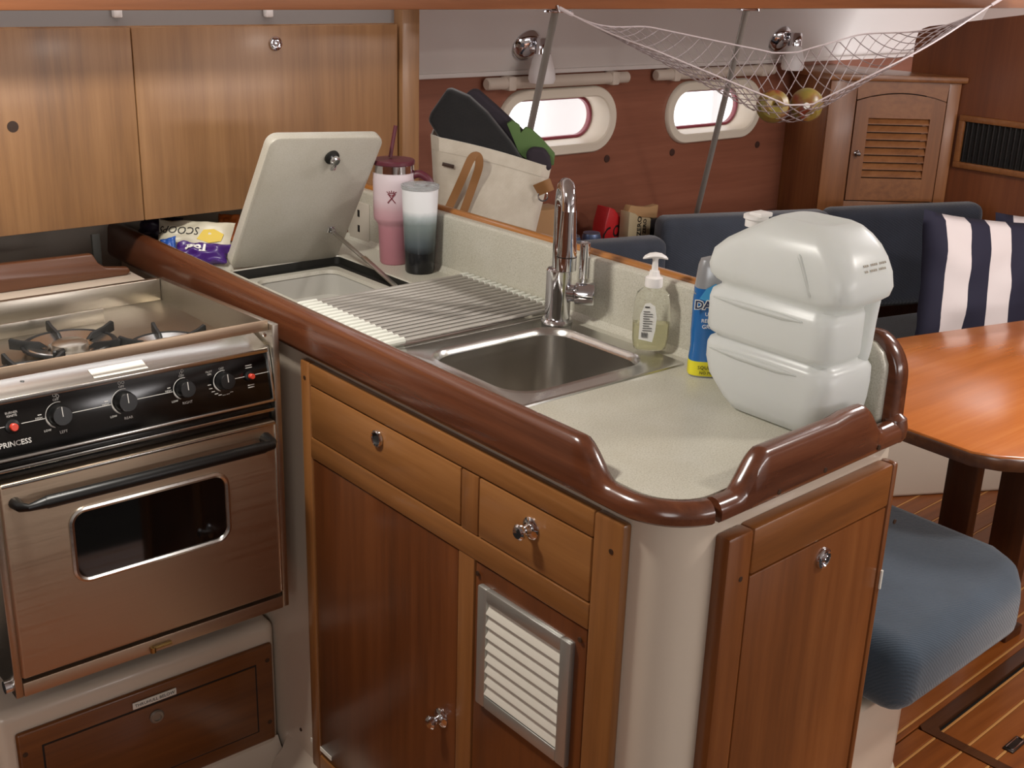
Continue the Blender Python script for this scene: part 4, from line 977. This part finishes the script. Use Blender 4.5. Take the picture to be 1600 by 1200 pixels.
lines.append(tube([c+e1*(-.014)+e2*(fz(-.014)-.0004)+V((0, 0, .080)), c+e1*(-.006)+e2*(fz(-.006)-.0004)+V((0, 0, .080))], .0012, 4))
part('label_print', join(*lines), 'print_dark', t)
part('collar', lathe([(.0, .112), (.0150, .112), (.0155, .115), (.0150, .128), (.010, .131), (.008, .140), (0, .140)], c, 28), 'pump_white', t)
part('pump_stem', lathe([(0, .138), (.0058, .138), (.0048, .158), (.0065, .163), (0, .164)], c, 18), 'pump_white', t)
pn_ = c + V((0, 0, .1635))
part('pump_head', loft([[pn_ + e1*x + V((0, 0, dz)) + (e2*(w_*cos(2*pi*k/12)) + V((0, 0, h_*sin(2*pi*k/12)))) for k in range(12)] for x, w_, h_, dz in ((-.021, .002, .0015, -.003), (-.018, .006, .003, -.001), (-.010, .009, .0045, .002), (0, .010, .005, .003), (.010, .009, .0045, .002), (.018, .006, .003, -.001), (.021, .002, .0015, -.003))]), 'pump_white', t)
# dish soap
c = V((1.447, 1.212, ZC)); t = thing('dish_soap', 'blue dish soap bottle with yellow band beside the water jug', 'soap bottle', c)
e1 = V((.74, -.67, 0)); e2 = V((.67, .74, 0))
def seg(name, rings, mat, par=None): return part(name, loft([oval(a, b_, z, 28, 3.0) for a, b_, z in rings]), mat, par or t)
bd = seg('bottle', [(.029, .019, 0), (.031, .021, .003), (.031, .021, .03), (.029, .0195, .05), (.0305, .021, .075), (.031, .021, .14), (.029, .020, .165), (.027, .018, .185), (.024, .014, .195), (.012, .008, .199)], 'dish_silver')
seg('blue_label', [(.0314, .0214, .028), (.0294, .0199, .05), (.0309, .0214, .075), (.0314, .0214, .125), (.0306, .0210, .150)], 'dish_blue', bd)
seg('yellow_band', [(.0294, .0194, .0008), (.0316, .0216, .004), (.0316, .0216, .028)], 'dish_yellow', bd)
def dfn(x0, z0, yl=.0217): return lambda p: c + e1*(x0+p.x) + e2*(-yl-.0006-p.z) + V((0, 0, z0+p.y))
part('lettering', join(subtext('DAWN', .019, dfn(.0, .124, .0219), bold=.0018)), 'soap_label', bd)
part('lettering', join(subtext('DAWN', .019, dfn(.0, .124, .0224), bold=.0004)), 'dish_navy', bd)
part('lettering', join(subtext('ULTRA', .0085, dfn(.0, .109)), subtext('REMOVES', .0085, dfn(.0, .098)), subtext('GREASE', .0095, dfn(.0, .088))), 'soap_label', bd)
part('lettering', join(subtext('SQUEEZE', .0085, dfn(0, .018)), subtext('NO MESS', .0070, dfn(0, .009))), 'print_dark', bd)
part('splash_print', loft([[c+e1*(a*.024)+e2*(-.0222)+V((0, 0, 0.142+.018*b_)) for a, b_ in ((-1, -.4), (-.6, .5), (0, 1), (.6, .5), (1, -.4), (0, -.9))], [c+e1*(a*.024)+e2*(-.0215)+V((0, 0, 0.142+.018*b_)) for a, b_ in ((-1, -.4), (-.6, .5), (0, 1), (.6, .5), (1, -.4), (0, -.9))]]), 'dish_lightblue', bd)
# water jug
jg = thing('water_jug', 'large milky plastic water jug with stepped ridges and overhanging shoulder', 'jug', (1.415, 1.04, ZC))
def jr(z, x0, x1, y0, y1, r): return [V((a, b_, ZC+z)) for a, b_ in rrect(x0, x1, y0, y1, r, 6)]
J = [(.000, 1.362, 1.472, .940, 1.085, .03), (.004, 1.354, 1.480, .928, 1.098, .034), (.018, 1.350, 1.485, .920, 1.116, .036), (.045, 1.350, 1.486, .916, 1.144, .036), (.070, 1.350, 1.486, .915, 1.152, .034), (.092, 1.350, 1.486, .916, 1.152, .034),
     (.099, 1.354, 1.482, .922, 1.149, .03), (.104, 1.361, 1.468, .930, 1.140, .028), (.108, 1.361, 1.465, .930, 1.140, .028), (.113, 1.353, 1.459, .924, 1.148, .028), (.120, 1.350, 1.457, .921, 1.152, .03), (.165, 1.350, 1.457, .921, 1.153, .03),
     (.176, 1.353, 1.458, .923, 1.150, .028), (.183, 1.361, 1.460, .928, 1.140, .028), (.189, 1.361, 1.463, .925, 1.140, .028), (.195, 1.354, 1.470, .912, 1.149, .03), (.203, 1.349, 1.485, .904, 1.155, .03), (.216, 1.347, 1.487, .901, 1.157, .03), (.238, 1.348, 1.487, .904, 1.153, .034), (.256, 1.351, 1.486, .912, 1.134, .036),
     (.272, 1.356, 1.484, .924, 1.108, .036), (.285, 1.363, 1.479, .938, 1.086, .034), (.295, 1.373, 1.470, .952, 1.070, .028), (.300, 1.383, 1.460, .964, 1.060, .022), (.3005, 1.388, 1.455, .969, 1.054, .02), (.294, 1.396, 1.449, .978, 1.046, .018)]
jb = part('body', loft([jr(*r) for r in J]), 'milky', jg, ang=60)
part('side_ridge', tube([(1.3500, y, ZC+.168) for y in (1.13, 1.08, 1.0, .965)], [.001, .0045, .0045, .001], 8), 'milky', jb)
part('side_ridge', tube([(1.3500, y, ZC+.088) for y in (1.13, 1.08, 1.0, .965)], [.001, .0045, .0045, .001], 8), 'milky', jb)
part('shoulder_crease', tube(smoothpath([(1.352, .985, ZC+.262), (1.349, .968, ZC+.235), (1.350, .955, ZC+.205)], 5), [.001]+[.003]*9+[.001], 8), 'milky', jb)
part('end_handle', tube(smoothpath([(1.464, .940, ZC+.094), (1.465, .936, ZC+.12), (1.465, .934, ZC+.16), (1.464, .930, ZC+.200)], 5), .012, 14), 'milky', jg)
part('cap', join(lathe([(.0, .0), (.016, 0), (.016, .010), (.019, .012), (.019, .017), (.015, .019), (0, .019)], (1.418, 1.118, ZC+.270), 24), box(1.405, 1.432, 1.098, 1.122, ZC+.286, ZC+.293, .002)), 'pump_white', jg)
q = px(1342, 392, P=(1.46, .918, 1.24), N=V((0, -1, .25)).normalized())
MD = frame(V((1.425, .9085, ZC+.250)), (1, 0, 0), (0, .5, 1))
part('date_stamp', xf(join(*[box(-.026+.0042*k, -.0234+.0042*k, dv-.0016, dv+.0016, 0, .0006) for dv in (.004, -.004) for k in range(13) if (k*7+int(dv*1000)) % 5]), MD), 'grey_bar', jb)
# snack bags behind the icebox lid
ex_, ey_ = (.72, -.69, 0), (.42, .42, .8)
wb = px(304, 381, Y=2.43)
pw_ = pillow(px(304, 380, Y=2.405), ex_, ey_, .17, .085, .034, 'bag_white', 'snack_bag', 'cream snack bag with upside-down lettering behind the purple one', 'snack bag', amp=.010, seed=11, pinch=.04, zmin=ZC+.0005, xmin=1.031)
pp_ = pillow(px(314, 406, Y=2.325), (.70, -.70, 0), (.55, .55, .62), .12, .05, .026, 'bag_purple', 'snack_bag', 'purple snack bag lying against the wooden rail by the icebox lid', 'snack bag', amp=.012, seed=17, pinch=.05, zmin=ZC+.0005, xmin=1.031)
pillow(px(250, 376, Y=2.53), ex_, ey_, .10, .07, .035, 'foil_purple_dark', 'snack_bag', 'dark crumpled snack bag in the shadow at the end of the rail', 'snack bag', amp=.014, seed=23, zmin=ZC+.0005, xmin=1.031)
pillow(px(256, 386, Y=2.40), (.6, -.8, .3), (.3, .3, .9), .04, .04, .012, 'bag_blue', 'foil_wrapper', 'small blue foil wrapper tucked between the snack bags', 'wrapper', amp=.006, seed=29, zmin=ZC+.0005, xmin=1.031)
pillow(px(356, 371, Y=2.50), ex_, ey_, .05, .07, .03, 'bag_orange', 'snack_packet', 'small orange packet tucked behind the icebox lid', 'packet', amp=.008, seed=31, zmin=ZC+.0005, xmin=1.031)
def pil_text(o, tx, size, u0, v0, mat, **k):
    f = SURF[o.name]; M = WM[o.name]
    def fn(p): u, v = u0-p.x, v0-p.y; return M @ V((u, v, f(u, v)+.0012+p.z))
    part('lettering', text(tx, size, None, .0006, fn=fn, **k), mat, o)
pil_text(pw_, 'SCOOPS', .024, -.030, .012, 'print_dark', shear=.2)
f_ = SURF[pw_.name]
part('printed_tag', loft([[WM[pw_.name] @ V((u+.040, v+.002, f_(u+.040, v+.002)+h)) for u, v in ((-.028, -.010), (.0, -.018), (.024, -.010), (.028, .006), (.006, .016), (-.016, .012))] for h in (.0, .0016)]), 'bag_yellow', pw_)
pil_text(pp_, 'Tost', .026, -.008, .004, 'soap_label', bold=.0012)
# ================================================================== THINGS BEHIND THE PENINSULA
bc = px(765, 290, X=1.86); bn_ = V((-.64, -.77, 0)).normalized(); b1 = V((-bn_.y, bn_.x, 0)); b1 = b1 if b1.x > 0 else -b1
def buv(x, y, off=0): q = px(x, y, P=bc+bn_*off, N=bn_) - bc; return q.dot(b1), q.z + bc.z
BM = frame(bc, b1, (0, 0, 1), bn_)
BM[2][3] = 0
tote = thing('tote_bag', 'cream canvas tote bag with tan leather handles behind the backsplash', 'bag', (bc.x+.05, bc.y+.05, SH))
tlp, tmp, trp, brp = buv(672, 212), buv(760, 226), buv(862, 262), buv(836, 360)
def tring(k, inset=0):
    # k 0 bottom .. 1 top
    l0, r0 = tlp[0]+.03, brp[0]-.045
    l1, r1 = tlp[0], trp[0]
    rr_ = []
    n = 14
    lx = l0+(l1-l0)*k+inset; rx = r0+(r1-r0)*k-inset
    def zt(f): return (tlp[1]*(1-f)+trp[1]*f) + .006*sin(pi*f)
    dep = .10+.05*k
    P_ = [(i/n, 0) for i in range(n+1)] + [(1, .35), (1, .7)] + [(1-i/n, 1) for i in range(n+1)] + [(0, .7), (0, .35)]
    for f, g in P_:
        x = lx+(rx-lx)*f; bulge = .022*sin(pi*f)*sin(pi*min(1, k*.9+.1))
        d = -dep*g + (bulge if g == 0 else (-bulge if g == 1 else 0)) - (inset if g == 0 else 0) + (inset if g == 1 else 0)
        rnd = .02*(1 if f in (0, 1) and g in (0, 1) else 0)
        d += -rnd if g == 0 else (rnd if g == 1 else 0)
        z = SH+.002 + (zt(f)-SH-.002)*k
        rr_.append(BM @ V((x, z, d)))
    return rr_
rg = [tring(k) for k in (0, .02, .2, .4, .6, .8, .93, 1)] + [tring(1, .004), tring(.9, .005), tring(.75, .006)]
tb = part('bag_body', loft(rg, (True, True)), 'canvas', tote, ang=50)
part('hem', loft([[p + bn_*.0012 for p in tring(.93)], [p + bn_*.0016 for p in tring(1)]], (False, False)), 'canvas', tb)
def ribbon(pts, wd, th, off=.026):
    P_ = smoothpath([BM @ V((buv(x, y)[0], buv(x, y)[1], o)) for x, y, o in pts], 8); rings = []
    for i, p in enumerate(P_):
        t_ = (P_[min(i+1, len(P_)-1)]-P_[max(i-1, 0)]).normalized(); s_ = t_.cross(bn_).normalized()
        nn = s_.cross(t_); rings.append([p+s_*wd/2+nn*th/2, p-s_*wd/2+nn*th/2, p-s_*wd/2-nn*th/2, p+s_*wd/2-nn*th/2])
    return loft(rings)
part('handle', ribbon([(698, 330, .024), (712, 300, .03), (726, 268, .045), (738, 242, .05), (748, 240, .05), (749, 256, .045), (740, 285, .032), (724, 330, .026)], .020, .003), 'leather_tan', tote)
part('handle', ribbon([(838, 296, .012), (852, 288, .03), (862, 284, .03)], .030, .004), 'leather_tan', tote)
u_, v_ = buv(700, 259, .02); part('leather_tag', xf(xf(box(-.015, .015, -.0045, .0045, 0, .002, .0005), Mx.Rotation(radians(-12), 4, 'Z')), BM @ Mx.Translation((u_, v_, .012))), 'leather_dark', tote)
u_, v_ = buv(848, 305); part('strap_ring', tube([BM @ V((u_+.012*cos(a), v_+.012*sin(a), .014)) for a in [2*pi*i/16 for i in range(16)]], .0022, 6, closed=True), 'chrome', tote)
def slab(pts, d0, d1, bv=.006, sg=2): return xf(prism([buv(x, y) for x, y in pts], d0, d1, 'z', bv, sg), BM)
def wavy(bm, seed): return blob(subd(bm, 1), .004, 18, seed)
solo('folded_garment', slab([(668, 190), (672, 178), (697, 142), (703, 139), (733, 152), (762, 178), (800, 225), (822, 258), (770, 262), (700, 240)], -.062, -.010, .024, 6), 'black_cloth', 'black folded cloth sticking highest out of the tote bag', 'cloth')
solo('folded_garment', slab([(722, 160), (730, 148), (744, 144), (776, 172), (812, 205), (856, 250), (850, 275), (790, 262), (750, 200)], -.117, -.064, .022, 6), 'plum_cloth', 'dark folded cloth behind the black one in the tote bag', 'cloth')
gc = [(792, 197), (800, 192), (812, 200), (814, 212), (806, 218), (822, 203), (830, 205), (848, 222), (868, 245), (866, 262), (838, 262), (812, 245)]
solo('green_cloth', slab(gc, -.064, -.036, .012, 4), 'green_cloth', 'bright green cloth poking out of the tote bag beside the port', 'cloth')
solo('plum_cloth', blob(slab([(822, 240), (832, 231), (852, 233), (860, 246), (862, 268), (826, 268)], -.036, -.006, .014, 5), .002, 30), 'plum_cloth', 'plum coloured cloth bunched at the low corner of the tote bag', 'cloth')
a, b_ = px(836, 330, Y=2.40), px(876, 378, Y=2.40)
solo('paper_bag', blob(subd(box(a.x, b_.x+.01, 2.40, 2.47, SH, a.z, .006), 1), .003, 20), 'paper_brown', 'brown paper bag standing behind the tap', 'paper bag')
for (x, y, l_) in ((892, 383, 'pale blue topped drink can standing next to the paper bag'), (924, 372, 'pale blue topped drink can standing next to the red package')):
    q = px(x, y, Y=2.70); q.z = max(q.z, .8)
    k = thing('drink_can', l_, 'can', (q.x, 2.70, SH), group=None); hh = q.z-SH
    part('can_body', lathe([(0, 0), (.024, 0), (.031, .008), (.031, hh-.014), (.027, hh-.003), (.026, hh)], (q.x, 2.70, SH), 28), 'can_blue', k)
    part('can_top', lathe([(.027, hh-.002), (.0275, hh), (.025, hh), (.024, hh-.005), (0, hh-.005)], (q.x, 2.70, SH), 28), 'aluminium', k)
    part('pull_tab', box(q.x-.006, q.x+.012, 2.693, 2.707, SH+hh-.0048, SH+hh-.003, .0006), 'aluminium', k)
# red package and clear-topped bag
CY = 2.74
def cy(x, y): q = px(x, y, Y=CY); return q.x, q.z
z_ = SH
cp = [(cy(942, 378)[0], SH), (cy(981, 378)[0], SH), cy(981, 335), cy(968, 338), cy(961, 327), cy(953, 324), cy(946, 352)]
cl = thing('cola_package', 'torn red cardboard drink package with black script beside the tan bag', 'package', (cp[0][0]+.08, CY, SH))
ck = part('carton', prism(cp, CY, CY+.06, 'y', .004), 'cola_red', cl)
u_, v_ = cy(966, 358)
part('lettering', text('Coca', .075, frame((u_-.012, CY-.0002, v_), (.83, 0, .56), (-.56, 0, .83), (0, -1, 0)), .0006, shear=.35), 'cola_black', ck)
zt_ = SH
ZY = 2.690
def zy(x, y): q = px(x, y, Y=ZY); return q.x, q.z
zb_ = thing('coffee_bag', 'tan bag printed ZERO with a brown crimped top beside the red package', 'bag', (zy(1005, 380)[0], ZY, SH))
zx0, zx1 = zy(982, 350)[0], zy(1030, 350)[0]; zm = zy(1017, 350)[0]
zk = part('bag_front', prism([(zx0, SH), (zm, SH), (zm, zy(1010, 342)[1]), zy(1000, 340), zy(994, 334), (zx0+.003, zy(985, 331)[1])], ZY, ZY+.045, 'y', .004), 'zero_tan', zb_)
part('bag_side', prism([(zm, SH), (zx1, SH), (zx1, zy(1028, 341)[1]), (zm, zy(1017, 343)[1])], ZY+.001, ZY+.045, 'y', .003), 'zero_black', zb_)
part('bag_top', prism([(zx0+.004, zy(985, 333)[1]-.01), (zx1, zy(1028, 342)[1]-.002), (zx1+.004, zy(1031, 321)[1]), zy(1018, 325), zy(1004, 324), zy(990, 322)], ZY+.012, ZY+.04, 'y', .003), 'paper_brown', zb_)
u_, v_ = zy(1000, 353); part('lettering', join(text('ZERO', .026, frame((u_-.003, ZY-.0004, v_), (0, 0, 1), (-1, 0, 0), (0, -1, 0)), .0006, bold=.0004), text('ZERO', .020, frame((u_+.022, ZY-.0004, v_-.004), (0, 0, 1), (-1, 0, 0), (0, -1, 0)), .0006, bold=.0004)), 'zero_black', zk)

# ================================================================== HANGING NET
E0 = px(882, 17, Y=2.19); E1 = px(1562, 0, Y=1.52)
net = thing('hammock_net', 'white string hammock net hung from the overhead trim, holding two apples', 'net', ((E0.x+E1.x)/2, (E0.y+E1.y)/2, 1.25))
sdv = (E1-E0); sdv.z = 0; sdv.normalize(); sn = V((sdv.y, -sdv.x, 0)); sn = sn if sn.dot(V((-1, -1, 0))) > 0 else -sn     # towards the galley
AP = [px(1213, 168, P=E0, N=sn), px(1254, 167, P=E0, N=sn)]; _d = (AP[1]-AP[0]); _m = (AP[0]+AP[1])/2; AP = [_m - _d.normalized()*.0412, _m + _d.normalized()*.0412]
bot = px(1232, 191, P=E0, N=sn)
S_B = (bot-E0).dot(sdv)/((E1-E0).dot(sdv)); ZBOT = bot.z
def netp(s, v):
    base_ = E0.lerp(E1, s)
    w_ = min(1, s/.22, (1-s)/.3); w_ = max(0, w_); w_ = w_*w_*(3-2*w_)
    # bottom line: nearly straight from each end to the fruit
    k = s/S_B if s < S_B else (1-s)/(1-S_B); kk = 1-(1-k)**1.0
    flat = .06; kk = min(1, kk*(1+flat)); kk = kk - .10*max(0, kk-.85)/.15*(1-kk)
    zb = base_.z + (ZBOT-(E0.z+(E1.z-E0.z)*S_B))*kk
    dev = (zb - base_.z)
    ze = base_.z + dev*(.80 if v < 0 else .43)
    r_ = abs(v)**1.35
    z = zb+(ze-zb)*r_*w_
    return V((base_.x, base_.y, z)) + sn*(-v*.115*w_) + V((0, 0, 0))
segs = []
ns_, npnt = 13, 150
for fam in (0, 1):
    for m_ in range(ns_):
        pts = []
        for i in range(npnt+1):
            s = .02+.96*i/npnt; ph = 2.3*s*(1 if fam == 0 else -1) + m_/ns_
            v = 2*abs(2*(ph % 1)-1)-1
            pts.append(netp(s, v))
        segs.append(tube(pts, .0013, 4))
nn_ = part('netting', join(*segs), 'rope_white', net, ang=80)
for v in (-1, 1): part('edge_cord', tube([netp(i/80, v) for i in range(81)], .002, 6), 'rope_white', net)
up_ = (E1-netp(.9, 0)).normalized()
part('end_cord', tube([E1 - up_*.02, E1, E1 + up_*.5, V((E1.x+.45, E1.y-.36, CEIL))], .004, 8), 'rope_white', net)
part('end_cord', tube([netp(.02, 0), E0, E0+V((-.008, .01, .006))], .005, 8), 'rope_white', net)
part('hook', tube([E0+V((-.008, .01, -.004)), E0+V((-.012, .014, .012))], .004, 8), 'chrome', net)
for i, a in enumerate(AP):
    r = .039
    prof = [(0, -.028), (.010, -.034), (.020, -.033), (.033, -.020), (.040, .0), (.040, .012), (.034, .026), (.020, .034), (.008, .031), (.003, .024), (0, .022)]
    R_ = Mx.Rotation(radians((70, -60)[i]), 3, sdv) @ Mx.Rotation(radians((-25, 20)[i]), 3, 'Z')
    ap_ = thing('apple', ('yellow-green apple in the hanging net, nearer the port', 'reddish apple with a sticker in the hanging net, nearer the locker')[i], 'apple', a + V((0, 0, .002)), R_)
    part('fruit', lathe(prof, (0, 0, 0), 28), 'apple_skin', ap_, world=False)
    part('stem', tube([(0, 0, .022), (.001, 0, .032), (.004, 0, .040)], .0014, 6), 'wood_dark', ap_, world=False)
    if i == 1: part('sticker', xf(lathe([(0, 0), (.008, 0), (.0075, .0006), (0, .0006)], (0, 0, 0), 14), WM[ap_.name].inverted() @ frame(a+V((0, 0, .002)) + (CAM-a).normalized()*.0408, RT, UP)), 'soap_label', ap_, world=False)
